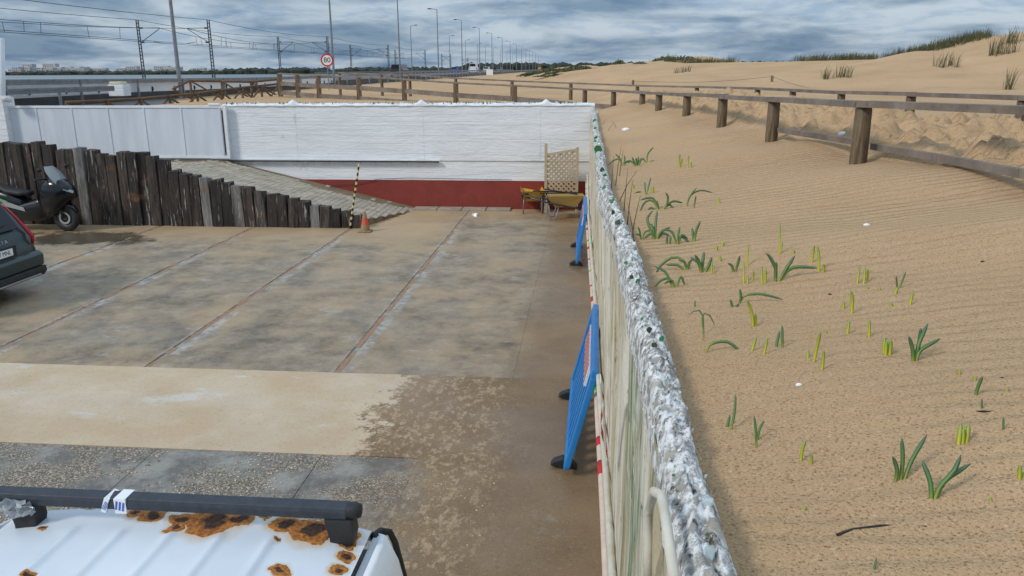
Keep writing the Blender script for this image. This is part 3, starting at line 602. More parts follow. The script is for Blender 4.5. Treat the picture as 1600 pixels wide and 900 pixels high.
# pipes and tape along the wall
def wmid(y, z): k = (z-FZ)/(ZT-FZ); return float(wall_x(y))*k+float(wall_b(y))*(1-k)
def wallpt(px, py, off=.05):
    d = ray(px, py); p = d*1.0; t = 5
    for _ in range(30): t = .5*t+.5*(wmid((d*t).y, max((d*t).z, FZ))-off)/d.x
    return d*t
pp = [wallpt(a, b) for a, b in ((962, 905), (955, 800), (950, 730), (945, 640))]; z0 = pp[0].z
pts = [(wmid(y, -2.72)-.045, y, -2.72+.01*math.sin(y)) for y in np.linspace(.5, 20, 40)]
wp = thing('wall_pipe', 'pinkish plastic pipe running along the foot of the peeling wall', 'pipe'); MB().tube(pts, .026, 10).build('pipe', PINK, wp, True)
for k in range(26):
    y = 2+k*.72+random.uniform(-.2, .2); l = random.uniform(.05, .22)
    if 5 < y: MB().tube([(wmid(y, -2.72)-.045, y, -2.72+.01*math.sin(y)), (wmid(y+l, -2.72)-.045, y+l, -2.72+.01*math.sin(y+l))], .0275, 10).build('tape_wrap', REDT if k % 3 else GREENP, wp, True)
pts = [(wmid(y, -2.52)-.03, y, -2.52+.008*math.sin(2*y)) for y in np.linspace(.5, 20, 40)]
tag(MB().tube(pts, .022, 10).build('wall_conduit', CREAM, None, True), 'cream conduit fixed above the pink pipe on the peeling wall', 'pipe')
a0 = wallpt(1012, 905, .03); a1 = wallpt(1013, 800, .03); a2 = wallpt(1022, 768, .04); a3 = wallpt(1034, 775, .03); a4 = wallpt(1043, 830, .03); a5 = wallpt(1054, 905, .03)
tag(MB().tube([a0, a0.lerp(a1, .5), a1, a1.lerp(a2, .6), a2, a2.lerp(a3, .6), a3, a3.lerp(a4, .5), a4, a5], .011, 10).build('looped_hose', CREAM, None, True), 'cream hose looped in an arch on the near end of the peeling wall', 'hose')
# ------------------------------------------------------------------ plastic barriers
def barrier(label):
    t = thing('crowd_barrier', label, 'barrier', group='blue plastic barriers leaning on the wall')
    Lh = 1.0
    MB().box((-Lh, -.025, .08), (Lh, .025, .15)).build('bottom_bar', BLUE, t, bevel=.012)
    MB().box((-Lh, -.03, .93), (Lh, .03, 1.02)).build('top_bar', BLUE, t, bevel=.014)
    for s in (-1, 1): MB().box((s*Lh-.035, -.027, .12), (s*Lh+.035, .027, .96)).build('end_post', BLUE, t, bevel=.012)
    for k in range(9):
        x = -Lh+.2*(k+1)+.0001
        if abs(x) < .99: MB().box((x-.045, -.008, .14), (x+.045, .008, .94)).build('slat', BLUE, t, bevel=.003)
    b = MB().box((-.62, -.008, .72), (.62, .030, .90)).build('sign_board', WHT, t)
    for k in range(10):
        x0 = -.58+k*.12; MB().add([(x0, .0325, .725), (x0+.06, .0325, .725), (x0+.1, .0325, .895), (x0+.04, .0325, .895)], [(0, 1, 2, 3)]).build('red_stripe', REDT, b)
    for s in (-1, 1):
        MB().prism([(-.13, 0), (.13, 0), (.11, .04), (.04, .09), (-.04, .09), (-.11, .04)], 'x', s*.78-.05, s*.78+.05).build('foot', BLACK, t, bevel=.008)
    return t
b1 = barrier('near blue plastic barrier with red striped board leaning on the peeling wall'); A = at(880, 722, z=FZ); B = at(890, 606, z=FZ)
mid_ = (A+B)/2
b1.matrix_world = Matrix.Translation((mid_.x+.01, mid_.y-.2, FZ)) @ Matrix.Rotation(math.atan2(B.y-A.y, B.x-A.x), 4, 'Z') @ Matrix.Rotation(math.radians(14.5), 4, 'X') @ Matrix.Diagonal((1, 1, 1.04, 1))
b2 = copy_tree(b1); b2['label'] = 'far blue plastic barrier with black feet leaning on the wall by the wheelbarrows'
A = at(908, 418, z=FZ); mid_ = A+Vector((-.0, .95, 0)); b2.matrix_world = Matrix.Translation((mid_.x-.1, mid_.y, FZ)) @ Matrix.Rotation(math.radians(90.5), 4, 'Z') @ Matrix.Rotation(math.radians(9), 4, 'X')
tp = [wallpt(938, 592, .12), wallpt(942, 640, .09), wallpt(944, 690, .07), wallpt(946, 722, .07)]
tt = thing('barrier_tape', 'red and white barrier tape hanging from the near blue barrier', 'tape')
for k in range(9):
    a = tp[0].lerp(tp[-1], k/9)+Vector((.012*math.sin(k), 0, 0)); b = tp[0].lerp(tp[-1], (k+1)/9)+Vector((.012*math.sin(k+1), 0, 0)); MB().beam(a, b, .05, .003, up=(1, 0, 0)).build('red_band' if k % 2 else 'white_band', REDT if k % 2 else WHT, tt)
# ------------------------------------------------------------------ lattice panel, wheelbarrows
lt = thing('lattice_panel', 'tan wooden lattice trellis panel standing against the white wall', 'trellis')
ly = YF-.5; x0 = at(853, 250, y=ly).x; x1 = at(902, 250, y=ly).x; zt0 = at(853, 240, y=ly).z; zt1 = at(902, 232, y=ly).z
MB().box((x0-.035, ly-.03, FZ), (x0+.035, ly+.03, at(853, 224, y=ly).z)).build('post', LATT, lt, bevel=.005)
MB().box((x1-.035, ly-.03, FZ), (x1+.035, ly+.03, at(902, 230, y=ly).z)).build('post', LATT, lt, bevel=.005)
zb = at(853, 306, y=ly).z
MB().beam((x0+.036, ly, zt0-.03), (x1-.036, ly, zt1-.03), .04, .06).build('top_rail', LATT, lt); MB().box((x0+.036, ly-.02, zb-.03), (x1-.036, ly+.02, zb+.03)).build('bottom_rail', LATT, lt)
for s in (-1, 1):
    k = -1.6
    while k < 1.7:
        pts = []
        for t in np.linspace(0, 1, 60):
            xx = x0+.04+(x1-x0-.08)*t; z_ = zb+.03+k+s*(xx-(x0+x1)/2)+.75
            zt_ = zt0-.06+(zt1-zt0)*t
            if zb+.03 < z_ < zt_: pts.append((xx, z_))
        if len(pts) > 2: MB().beam((pts[0][0], ly+.009*s, pts[0][1]), (pts[-1][0], ly+.009*s, pts[-1][1]), .045, .008, up=(0, 1, 0)).build('lath', LATT, lt)
        k += .125
def wheelbarrow(label, tray_mat):
    t = thing('wheelbarrow', label, 'wheelbarrow', group='wheelbarrows')
    b0 = [(-.24, -.16), (.26, -.16), (.26, .16), (-.24, .16)]; b1_ = [(-.46, -.30), (.46, -.27), (.46, .27), (-.46, .30)]; z0_, z1_ = .30, .58
    vs = [(x, y, z0_) for x, y in b0]+[(x, y, z1_) for x, y in b1_]+[(x*.96, y*.96, z0_+.012) for x, y in b0]+[(x*.97, y*.97, z1_) for x, y in b1_]
    MB().add(vs, [(3,2,1,0)]+[(i, (i+1) % 4, (i+1) % 4+4, i+4) for i in range(4)]+[(8, 9, 10, 11)]+[((i+1) % 4+8, i+8, i+12, (i+1) % 4+12) for i in range(4)]+[(i+4, (i+1) % 4+4, (i+1) % 4+12, i+12) for i in range(4)]).build('tray', tray_mat, t)
    for s in (-1, 1):
        MB().tube([(.62, s*.06, .18), (.2, s*.17, .28), (-.4, s*.26, .42), (-.85, s*.29, .55)], .018, 8).build('handle', DARKM, t, True)
        MB().tube([(-.85, s*.29, .55), (-.97, s*.29, .575)], .024, 8).build('grip', BLACK, t, True)
        MB().tube([(-.15, s*.2, .33), (-.22, s*.24, .02), (-.36, s*.24, .02), (-.40, s*.22, .42)], .015, 8).build('leg', STEEL, t, True)
    w = MB().lathe([(.10, -.03), (.17, -.045), (.20, 0), (.17, .045), (.10, .03)], (.62, 0, .20), 18, 'y').build('wheel', BLACK, t, True); MB().lathe([(.0, -.035), (.1, -.032), (.1, .032), (0, .035)], (.62, 0, .20), 14, 'y').build('rim', YEL, w, True)
    return t
w1 = wheelbarrow('dusty yellow wheelbarrow loaded with dark tools in front of the lattice panel', TRAYY); p = at(878, 341, z=FZ); w1.location = (p.x+.05, p.y, FZ); w1.rotation_euler = (0, 0, math.radians(8))
for k, (a, b) in enumerate((((-.75, .1, .66), (.4, .12, .60)), ((-.6, -.1, .63), (.42, -.05, .62)), ((-.5, .0, .72), (.3, -.16, .6)))):
    tl = MB().tube([a, b], .016, 6).build('tool_handle', BLACK, None); tl.matrix_world = Matrix.Translation(w1.location) @ Matrix.Rotation(math.radians(8), 4, 'Z'); tag(tl, 'dark tool handle lying across the dusty wheelbarrow', 'tool', 'tool handles on the wheelbarrow')
w2 = wheelbarrow('bright yellow wheelbarrow standing behind the dusty one by the red wall foot', YEL); p = at(828, 331, z=FZ); w2.location = (p.x+.05, p.y+.05, FZ); w2.rotation_euler = (0, 0, math.radians(97))
# ------------------------------------------------------------------ van roof in the foreground
vn_ = thing('white_van', 'white van with rusty roof and black roof bar in the near left corner', 'van')
VX0, VX1, VY1, VY0, RZ = -2.10, -.745, 2.56, -1.9, -1.615
def rust(g):
    wv = g.n('ShaderNodeTexNoise'); wv.inputs['Scale'].default_value = 14; wv.inputs['Detail'].default_value = 5; g.put(g.pos, wv.inputs['Vector'])
    ad = g.n('ShaderNodeVectorMath'); ad.operation = 'MULTIPLY_ADD'; g.put(wv.outputs['Color'], ad.inputs[0]); ad.inputs[1].default_value = (.09, .09, 0); g.put(g.mul((1, 1, 0)), ad.inputs[2])
    best = None
    for px, py, rad in ((335, 812, .105), (375, 808, .06), (240, 803, .055), (285, 812, .05), (210, 800, .035), (490, 828, .085), (445, 817, .06), (413, 806, .022), (272, 826, .03), (438, 889, .032), (140, 793, .02), (430, 843, .014), (62, 827, .014), (540, 870, .03), (545, 850, .035), (552, 838, .035), (530, 893, .03), (104, 793, .016), (45, 897, .02)):
        p = at(px, py, z=RZ+.05-.045*(((at(px, py, z=RZ+.03).x+1.4225)/.68)**4)); rad *= 1.0; d = g.n('ShaderNodeVectorMath'); d.operation = 'DISTANCE'; g.put(ad.outputs[0], d.inputs[0]); d.inputs[1].default_value = (p.x+.045, p.y+.045, 0)
        q = g.m('DIVIDE', d.outputs['Value'], rad); best = q if best is None else g.m('MINIMUM', best, q)
    body = g.mix(g.ramp(g.noise(3, 5), .4, .7), (0.60, 0.64, 0.68), (0.68, 0.71, 0.74)); fleck = g.noise(70, 3, .7)
    c = g.mix(g.ramp(best, 1.5, .95, 0, .75), body, (0.60, 0.40, 0.19)); c = g.mix(g.ramp(best, 1.0, .93), c, g.mix(g.ramp(fleck, .4, .6), (0.26, 0.085, 0.015), (0.52, 0.20, 0.035)))
    c = g.mix(g.ramp(best, .55, .38), c, g.mix(g.ramp(fleck, .4, .6), (0.018, 0.010, 0.006), (0.09, 0.035, 0.012)))
    c = g.mix(g.ramp(g.noise(2.2, 6, .7), .66, .75, 0, .45), c, (0.55, 0.42, 0.25))
    g.col(c); rr = g.ramp(best, 1.05, .9, .35, .9); g.rough(rr); g.bump(g.m('MULTIPLY', fleck, g.ramp(best, 1.0, .9)), .008, 1.0)
VANR = material('rusty_white_paint', rust)
xv = np.linspace(VX0, VX1, 150); yv = np.concatenate([np.linspace(VY0, 1.9, 30), np.linspace(1.92, VY1, 50)]); Xr, Yr = np.meshgrid(xv, yv)
cxv = (VX0+VX1)/2; Zr = RZ-.045*((Xr-cxv)/.68)**4-.10*np.clip((Yr-(VY1-.09))/.09, 0, 1)**2
for rxx in (-1.78, -1.6, -1.42, -1.24, -1.06): Zr = Zr+.013*np.exp(-((Xr-rxx)/.016)**2)*(1-sstep(VY1-.25, VY1-.18, Yr))
grid_mesh('roof', Xr, Yr, Zr+.05, VANR, parent=vn_)
zg = RZ-.06+.05
for sx, bx in ((1, VX1), (-1, VX0)):
    MB().add([(bx, VY0, zg-.015), (bx+sx*.03, VY0, zg-.015), (bx+sx*.03, VY1-.05, zg-.02), (bx, VY1-.05, zg-.02)], [(0, 1, 2, 3)]).build('drip_channel', VANR, vn_)
    prf = [(bx+sx*.03, zg-.012), (bx+sx*.035, zg+.004), (bx+sx*.06, zg-.005), (bx+sx*.10, zg-.10), (bx+sx*.135, zg-.28), (bx+sx*.16, zg-.6), (bx+sx*.2, zg-1.0), (bx+sx*.2, zg-1.55)]
    yv = np.linspace(VY0, VY1+.02, 60); P = np.array(prf); Yp, I = np.meshgrid(yv, np.arange(len(prf)), indexing='ij'); Xp = P[I, 0]; Zp = P[I, 1]
    e = np.clip((Yp-(VY1-.12))/.14, 0, 1)**2; Zp = Zp-.05*e*(I < 4); Xp = Xp-sx*.05*e
    grid_mesh('side_panel', Xp, Yp, Zp, WHITE, parent=vn_)
    MB().tube([(bx+sx*(.0), VY1-.06, zg-.02), (bx+sx*.01, VY1-.0, zg-.03), (bx+sx*.04, VY1+.025, zg-.05), (bx+sx*.055, VY1+.035, zg-.10), (bx+sx*.09, VY1+.035, zg-.28), (bx+sx*.115, VY1+.035, zg-.6), (bx+sx*.15, VY1+.035, zg-1.0)], .013, 8).build('door_seal', BLACK, vn_, True)
    for wy in (-1.1, 1.6): w = MB().lathe([(.18, -.09), (.3, -.09), (.32, 0), (.3, .09), (.18, .09)], (bx+sx*.08, wy, FZ+.32), 20, 'x').build('wheel', BLACK, vn_, True)
MB().box((VX0-.1, VY0, FZ+.3), (VX1+.1, VY1, FZ+.9)).build('lower_body', WHITE, vn_)
MB().box((VX0+.01, VY1-.02, FZ+.3), (VX1-.01, VY1+.0, zg-.1)).build('rear_door', WHITE, vn_); MB().box((VX0-.1, VY0-.6, FZ+.3), (VX1+.1, VY0, FZ+1.0)).build('bonnet', WHITE, vn_, bevel=.05)
MB().add([(VX0, VY0, zg), (VX1, VY0, zg), (VX1+.1, VY0-.5, FZ+1.0), (VX0-.1, VY0-.5, FZ+1.0)], [(0, 1, 2, 3)]).build('windscreen', CARGLASS, vn_)
rb = thing('roof_bar', 'black roof bar with end feet clamped across the white van roof', 'roof rack')
be = at(566, 797, z=-1.475); by = be.y
prf = [(by-.028, -1.50), (by-.03, -1.475), (by-.024, -1.458), (by+.024, -1.455), (by+.03, -1.475), (by+.026, -1.50)]
MB().prism(prf, 'x', -2.25, be.x-.05).build('bar', BARM, rb, bevel=.003); MB().lathe([(.030, 0), (.031, .025), (.024, .045), (0, .05)], (be.x-.05, by, -1.478), 14, 'x').build('end_cap', BLACK, rb, True)
for fx in (at(523, 840, z=-1.55).x, -2.0):
    MB().prism([(fx-.045, -1.50), (fx+.055, -1.50), (fx+.06, -1.56), (fx+.035, -1.655), (fx-.03, -1.65), (fx-.028, -1.58)], 'y', by-.035, by+.03).build('foot', BLACK, rb, bevel=.006)
for px, w, tilt in ((192, .042, .0), (168, .018, .35)):
    p = at(px, 781, z=-1.47); s = thing('sticker_tape', 'white tape with blue print round the roof bar' if w > .02 else 'narrow loose strip of white tape beside the wide printed one', 'tape')
    MB().box((-w/2, -.0335, -.034), (w/2, .0335, .0235), Matrix.Rotation(tilt, 3, 'Y')).build('tape', WHT, s); s.location = (p.x, by, -1.478)
    for k in range(3): MB().box((-w/2+.005+k*w*.3, -.0345, -.022), (-w/2+.004+k*w*.3+w*.2, -.034, .012), Matrix.Rotation(tilt+.2, 3, 'Y')).build('blue_print', INKB, s)
p = at(30, 785, z=-1.5); gx, gz_ = np.meshgrid(np.linspace(-.06, .08, 12), np.linspace(-.045, .04, 9)); rs_ = np.random.RandomState(4)
pw_ = grid_mesh('plastic_wrap', p.x+gx+rs_.uniform(-.006, .006, gx.shape), by-.047+rs_.uniform(-.012, .012, gx.shape), -1.50+gz_*(1-.5*np.abs(gx)/.08)+rs_.uniform(-.008, .008, gx.shape), SCREEN, smooth=False)
tag(pw_, 'crumpled clear plastic wrap caught at the left end of the roof bar', 'litter')
# ------------------------------------------------------------------ parked car (rear faces +X)
def parked_car():
    t = thing('parked_car', 'dark green-grey estate car cut off at the left edge, rear facing the yard', 'car', (-8.9, 11.1, FZ))
    hw = .89
    side = [(0.0, .42), (-.02, .70), (-.10, .98), (-.16, 1.05), (-.40, 1.50), (-.55, 1.60), (-1.4, 1.66), (-2.6, 1.60), (-3.3, 1.12), (-4.3, .98), (-4.5, .7), (-4.5, .32), (-.1, .30)]
    n = len(side); vs = []; rows = ((-1, .80), (-.97, .90), (-.80, 1.0), (0, 1.03), (.80, 1.0), (.97, .90), (1, .80))
    vs = []
    for s, k in rows:
        for x, z in side:
            narrow = 1-.13*max(0, (z-1.0)/.6); bulge = (k-1.0)*.35 if z > .3 else 0
            vs.append((x+bulge*(1 if x > -1 else -1)*.5*(1 if z < 1.2 else .6), s*hw*narrow, z+(k-1)*.12*(z > 1.4)))
    nr = len(rows); fs = [(r_*n+i, r_*n+(i+1) % n, (r_+1)*n+(i+1) % n, (r_+1)*n+i) for r_ in range(nr-1) for i in range(n)]+[tuple(range(n)), tuple((nr-1)*n+i for i in range(n-1, -1, -1))]
    MB().add(vs, fs).build('body', CARG, t, True, bevel=0)
    MB().add([(-.15, -.66, 1.09), (-.15, .66, 1.09), (-.375, .60, 1.50), (-.375, -.60, 1.50), (-.165, -.66, 1.08), (-.165, .66, 1.08), (-.395, .6, 1.49), (-.395, -.6, 1.49)], [(0, 1, 2, 3), (7, 6, 5, 4), (0, 4, 5, 1), (1, 5, 6, 2), (2, 6, 7, 3), (3, 7, 4, 0)]).build('rear_window', CARGLASS, t).location = (.035, 0, 0)
    MB().tube([(-.09, -.1, 1.13), (-.13, .42, 1.19)], .012, 6).build('wiper', BLACK, t)
    MB().prism([(.06, .44), (.075, .62), (.0, .68), (-.3, .62), (-.3, .44)], 'y', -.90, .90).build('bumper', CARG, t, bevel=.03)
    MB().prism([(.03, .27), (.085, .34), (.075, .43), (-.3, .43), (-.3, .27)], 'y', -.91, .91).build('bumper_skirt', BLACK, t, bevel=.02)
    MB().box((.07, -.75, .30), (.088, .75, .325)).build('skid_trim', SILVER, t, bevel=.004)
    for s in (-1, 1):
        MB().tube([(-.03, s*.815, .80), (-.02, s*.82, .92), (-.10, s*.80, 1.05), (-.22, s*.76, 1.25), (-.36, s*.70, 1.46)], [.022, .034, .03, .022, .016], 8).build('tail_light', TAIL, t, True)
        for wx in (-.85, -3.6): w = MB().lathe([(.2, -.1), (.31, -.1), (.33, 0), (.31, .1), (.2, .1)], (wx, s*.8, .33), 22, 'y').build('tyre', BLACK, t, True); MB().lathe([(0, s*.08), (.2, s*.09), (.21, s*.05)], (wx, s*.8, .33), 16, 'y').build('rim', SILVER, w, True)
        MB().tube([(-.6, s*.66, 1.66), (-2.4, s*.66, 1.68)], .018, 8).build('roof_rail', BLACK, t)
    MB().box((-.0, -.36, .70), (.025, .36, .88)).build('plate_recess', BLACK, t, bevel=.01)
    pl = MB().box((.026, -.26, .735), (.034, .26, .845)).build('number_plate', WHT, t)
    MB().box((.0345, -.258, .737), (.0352, -.222, .843)).build('blue_strip', INKB, pl)
    MR = Matrix(((0, 0, 1, 0), (1, 0, 0, 0), (0, 1, 0, 0), (0, 0, 0, 1)))
    text_mesh('3217 MNL', .098, INK, 'plate_letters', pl, Matrix.Translation((.0355, .016, .79)) @ MR, .0008, .93)
    text_mesh('D A C I A', .085, SILVER, 'tailgate_letters', t, Matrix.Translation((.0, .0, .955)) @ Matrix.Rotation(math.radians(-14), 4, 'Y') @ MR, .006, 1.25)
    return t
car = parked_car()
# ------------------------------------------------------------------ maxi scooter (front towards +X)
GLOSSB = simple('gloss_black', (0.006, 0.006, 0.008), rough=0.18)
sc = thing('scooter', 'black maxi scooter with tall smoked windscreen parked before the sleeper wall', 'scooter')
p = at(107, 361, z=FZ); sc.location = (p.x, p.y, FZ); sc.rotation_euler = (0, 0, math.radians(-4)); sc.scale = (1.12, 1.12, 1.12)
def wheel(x, r, rim_mat, turn=0):
    w = MB().lathe([(r*.62, -.045), (r*.86, -.06), (r, -.025), (r, .025), (r*.86, .06), (r*.62, .045), (r*.62, -.045)], (x, 0, r), 28, 'y').build('tyre', BLACK, sc, True)
    m = MB().lathe([(r*.62, -.04), (r*.52, -.03), (r*.52, .03), (r*.62, .04)], (x, 0, r), 28, 'y'); m.lathe([(0, -.04), (.05, -.04), (.05, .04), (0, .04)], (x, 0, r), 12, 'y')
    for k in range(5): a = k*1.2566; m.beam((x, 0, r), (x+r*.54*math.cos(a), 0, r+r*.54*math.sin(a)), .035, .03, up=(0, 1, 0))
    m.build('rim', rim_mat, w); MB().lathe([(.085, -.055), (.125, -.055), (.125, -.048), (.085, -.048)], (x, 0, r), 24, 'y').build('brake_disc', SILVER, w)
wheel(0, .275, DARKM); wheel(-1.53, .26, DARKM)
def shell(name, secs, mat, parent=sc, smooth=True):   # sections: (x, z, halfwidth, halfheight)
    vs = []; n = 12
    for x, z, w, h in secs:
        for k in range(n): a = 2*math.pi*k/n; c, s_ = math.cos(a), math.sin(a); vs.append((x, w*math.copysign(abs(c)**.7, c), z+h*math.copysign(abs(s_)**.7, s_)))
    fs = [(i*n+k, i*n+(k+1) % n, (i+1)*n+(k+1) % n, (i+1)*n+k) for i in range(len(secs)-1) for k in range(n)]+[tuple(range(n)), tuple((len(secs)-1)*n+k for k in range(n-1, -1, -1))]
    return MB().add(vs, fs).build(name, mat, parent, smooth)
shell('front_fairing', [(-.62, .60, .17, .26), (-.46, .66, .22, .38), (-.28, .72, .23, .38), (-.10, .78, .20, .27), (.04, .79, .13, .15), (.13, .75, .04, .05)], GLOSSB)
shell('lower_fairing', [(-1.35, .46, .15, .14), (-1.05, .42, .19, .19), (-.8, .40, .21, .20), (-.5, .44, .21, .24), (-.30, .54, .17, .24), (-.2, .56, .1, .14)], GLOSSB)
shell('tail', [(-2.0, .86, .06, .04), (-1.85, .82, .13, .08), (-1.5, .74, .17, .13), (-1.15, .62, .18, .18), (-.85, .50, .19, .16)], GLOSSB)
shell('seat', [(-1.82, .93, .10, .04), (-1.5, .90, .15, .06), (-1.25, .84, .15, .06), (-1.18, .80, .16, .06), (-.9, .76, .16, .06), (-.72, .76, .10, .05)], BLACK)
shell('front_mudguard', [(-.30, .38, .05, .04), (-.2, .50, .075, .05), (0, .575, .08, .04), (.2, .50, .07, .04), (.27, .42, .04, .03)], GLOSSB)
for s in (-1, 1):
    MB().tube([(-.12, s*.09, .85), (-.06, s*.085, .5), (0, s*.085, .275)], [.03, .026, .024], 8).build('fork_leg', DARKM, sc, True)
    MB().add([(-.02, s*.16, .86), (.13, s*.09, .79), (.13, s*.06, .83), (-.04, s*.12, .93)], [(0, 1, 2, 3)]).build('headlight', SCREEN, sc)
    MB().tube([(-.38, s*.12, 1.06), (-.42, s*.30, 1.08), (-.46, s*.38, 1.06)], .016, 8).build('handlebar', BLACK, sc, True)
    MB().tube([(-.36, s*.27, 1.1), (-.30, s*.36, 1.24)], .008, 6).build('mirror_stem', BLACK, sc); shell('mirror', [(-.33, 1.27, .01, .01), (-.31, 1.27, .06, .04), (-.28, 1.27, .05, .035), (-.27, 1.27, .01, .01)], BLACK).location = (0, s*.38, 0)
    MB().add([(-1.5, s*.19, .72), (-.75, s*.215, .50), (-.72, s*.215, .42), (-1.2, s*.20, .52), (-1.5, s*.19, .62)], [(0, 1, 2, 3, 4)]).build('side_trim', SILVER, sc)
    MB().tube([(-1.75, s*.165, .80), (-1.4, s*.19, .70), (-1.1, s*.2, .60)], .012, 6).build('green_stripe', GREENP, sc)
    MB().tube([(-.06, s*.125, .52), (-.05, s*.135, .52)], .03, 10).build('indicator', ORANGE, sc)
m = MB(); vs = []
for i, (x, z, w) in enumerate(((-.06, .95, .17), (-.17, 1.10, .21), (-.26, 1.22, .19), (-.33, 1.31, .12))):
    for k in range(7): u = -1+k/3; vs.append((x-.07*u*u, w*u, z))
m.add(vs, [(i*7+k, i*7+k+1, i*7+k+8, i*7+k+7) for i in range(3) for k in range(6)]).build('windscreen', SCREEN, sc, True)
MB().tube([(-1.1, -.2, .3), (-1.4, -.22, .34), (-1.75, -.22, .44)], [.035, .06, .055], 10).build('exhaust', DARKM, sc, True)
for ch in sc.children:
    if ch.name.split('.')[0] in ('front_fairing', 'windscreen', 'handlebar', 'mirror', 'mirror_stem', 'headlight'): ch.location.x += .17
# ------------------------------------------------------------------ boardwalk railings
def rail_line(name, label, posts, r, rails, mat_r=WOODG, square=False, base=None):
    t = thing(name, label, 'railing')
    for p in posts:
        b = min(hz(p.x, p.y), p.z-.25)-.5
        m = MB()
        if square: m.box((-r, -r, b-p.z), (r, r, -.01))
        else: m.lathe([(r*1.08, b-p.z), (r*1.04, -.2), (r, -.02), (r*.9, -.005), (0, -.005)], (0, 0, 0), 14)
        m.build('post', WOODB, t, not square, loc=p)
    for dz, hh, th in rails:
        for a, b in zip(posts[:-1], posts[1:]):
            d = (b-a).normalized()*.004; jj = Vector((0, 0, random.uniform(-.006, .006)))
            MB().beam(a+d+jj+Vector((0, 0, dz)), b-d+jj+Vector((0, 0, dz)), th, hh).build('rail' if dz >= 0 else 'lower_board', mat_r, t)
    return t
NP = [(1600+260, 190, 4.0), (1350, 167, 6.46), (1210, 158, 8.76), (1130, 153, 11.06), (1074, 150, 13.36), (1030, 147.5, 15.66), (1004, 146.5, 17.96), (959, 143.5, 20.5), (914, 141, 22.9)]
n1 = rail_line('wooden_railing', 'near weathered wooden railing half buried in sand along the boardwalk', [atd(*p) for p in NP], .064, [(.02, .05, .15)])
LP = [(914, 141, 22.9), (804, 135, 24), (712, 130.5, 25.6), (631, 125, 27.3), (560, 121, 28.9), (497, 118.5, 30.5), (464, 117, 31.4), (436, 115.5, 32.2)]
n2 = rail_line('wooden_railing', 'brown post and board railing with two lower boards behind the white wall', [atd(*p)+Vector((.0, 0, 0)) for p in LP[1:]], .07, [(.02, .05, .15), (-.36, .15, .05), (-.72, .15, .05)], square=True)
a, b = atd(*LP[0]), atd(*LP[1]); MB().beam(a+Vector((0, 0, .02)), b+Vector((0, 0, .02)), .15, .05).build('rail', WOODG, n2); MB().beam(a+Vector((0, 0, -.42)), b+Vector((0, 0, -.36)), .05, .15).build('lower_board', WOODG, n2)
a, b = atd(*LP[0]), atd(1000, 173, 19.0); MB().beam(a+Vector((0, 0, -.42)), b, .05, .17).build('lower_board', WOODG, n1)
FP = [(1760, 165, 7.1), (1600, 156.5, 8.4), (1424, 150, 10.65), (1315, 147, 12.9), (1239, 143, 15.2), (1184, 140, 17.5), (1089, 137, 22.5), (996, 135, 26), (892, 131, 27.6), (800, 127.5, 29), (712, 123.5, 30.5), (640, 118, 32), (596, 117, 33), (530, 114.5, 34)]
rail_line('wooden_railing', 'far railing of the boardwalk with thin rail on short buried posts', [atd(*p) for p in FP], .06, [(.02, .05, .14)])
p4 = [atd(1365, 223, 6.6), atd(1470, 240, 5.6), atd(1600, 263, 4.5), atd(1760, 293, 3.7)]
ke = thing('edge_beam', 'grey timber edge board of the boardwalk lying in the sand', 'board')
for a, b in zip(p4[:-1], p4[1:]): MB().beam(a-Vector((0, 0, .03)), b-(b-a).normalized()*.006-Vector((0, 0, .03)), .05, .05).build('plank', WOODG, ke)
a, b = atd(1218, 203, 8.7), atd(1338, 222, 6.75); MB().beam(a, b, .05, .05).build('plank', WOODG, ke)
# rustic cross-braced fence behind the gate
rf = thing('rustic_fence', 'low rustic brown fence with crossed braces on the sand behind the gate', 'fence')
rp_ = [(102, 160, 25), (168, 157, 26), (220, 154, 27), (265, 150, 28), (308, 146, 29), (345, 141, 30), (378, 137, 31), (408, 134, 32), (436, 131, 33)]
R_ = [atd(*p) for p in rp_]
for a, b in zip(R_[:-1], R_[1:]):
    MB().tube([a, b], .045, 8).build('top_rail', WOODD, rf, True); g0 = hz(b.x, b.y)
    MB().tube([b, (b.x, b.y, b.z-.9)], .05, 8).build('post', WOODD, rf, True)
    MB().tube([a+Vector((0, .02, -.8)), b+Vector((0, .02, -.04))], .035, 6).build('brace', WOODD, rf, True); MB().tube([a+Vector((0, -.02, -.04)), b+Vector((0, -.02, -.8))], .035, 6).build('brace', WOODD, rf, True)
U_ = [atd(270, 139, 31), atd(297, 126, 32), atd(346, 127, 33), atd(392, 128, 34), atd(434, 124, 35)]
rf2 = thing('rustic_fence', 'second rustic fence with crossed braces farther back beside the road', 'fence')
for a, b in zip(U_[:-1], U_[1:]):
    MB().tube([a, b], .045, 8).build('top_rail', WOODD, rf2, True); MB().tube([b, b-Vector((0, 0, .8))], .05, 8).build('post', WOODD, rf2, True); MB().tube([a, b-Vector((0, 0, .7))], .035, 6).build('brace', WOODD, rf2, True)
# wire fence posts on the dune
wf = thing('wire_fence', 'sagging wire fence on short posts crossing the dune', 'fence')
WP = [on_sand(989, 134)+Vector((0, 0, .22)), on_sand(1206, 128)+Vector((0, 0, .24)), on_sand(1330, 144)]
for p in WP[:2]: MB().lathe([(.055, -.7), (.05, 0), (0, 0)], p, 10).build('post', WOODB, wf, True)
for a, b in zip(WP[:-1], WP[1:]): MB().tube([a.lerp(b, k/8)-Vector((0, 0, .12*math.sin(math.pi*k/8)+.04)) for k in range(9)], .006, 5).build('wire', DARKM, wf)
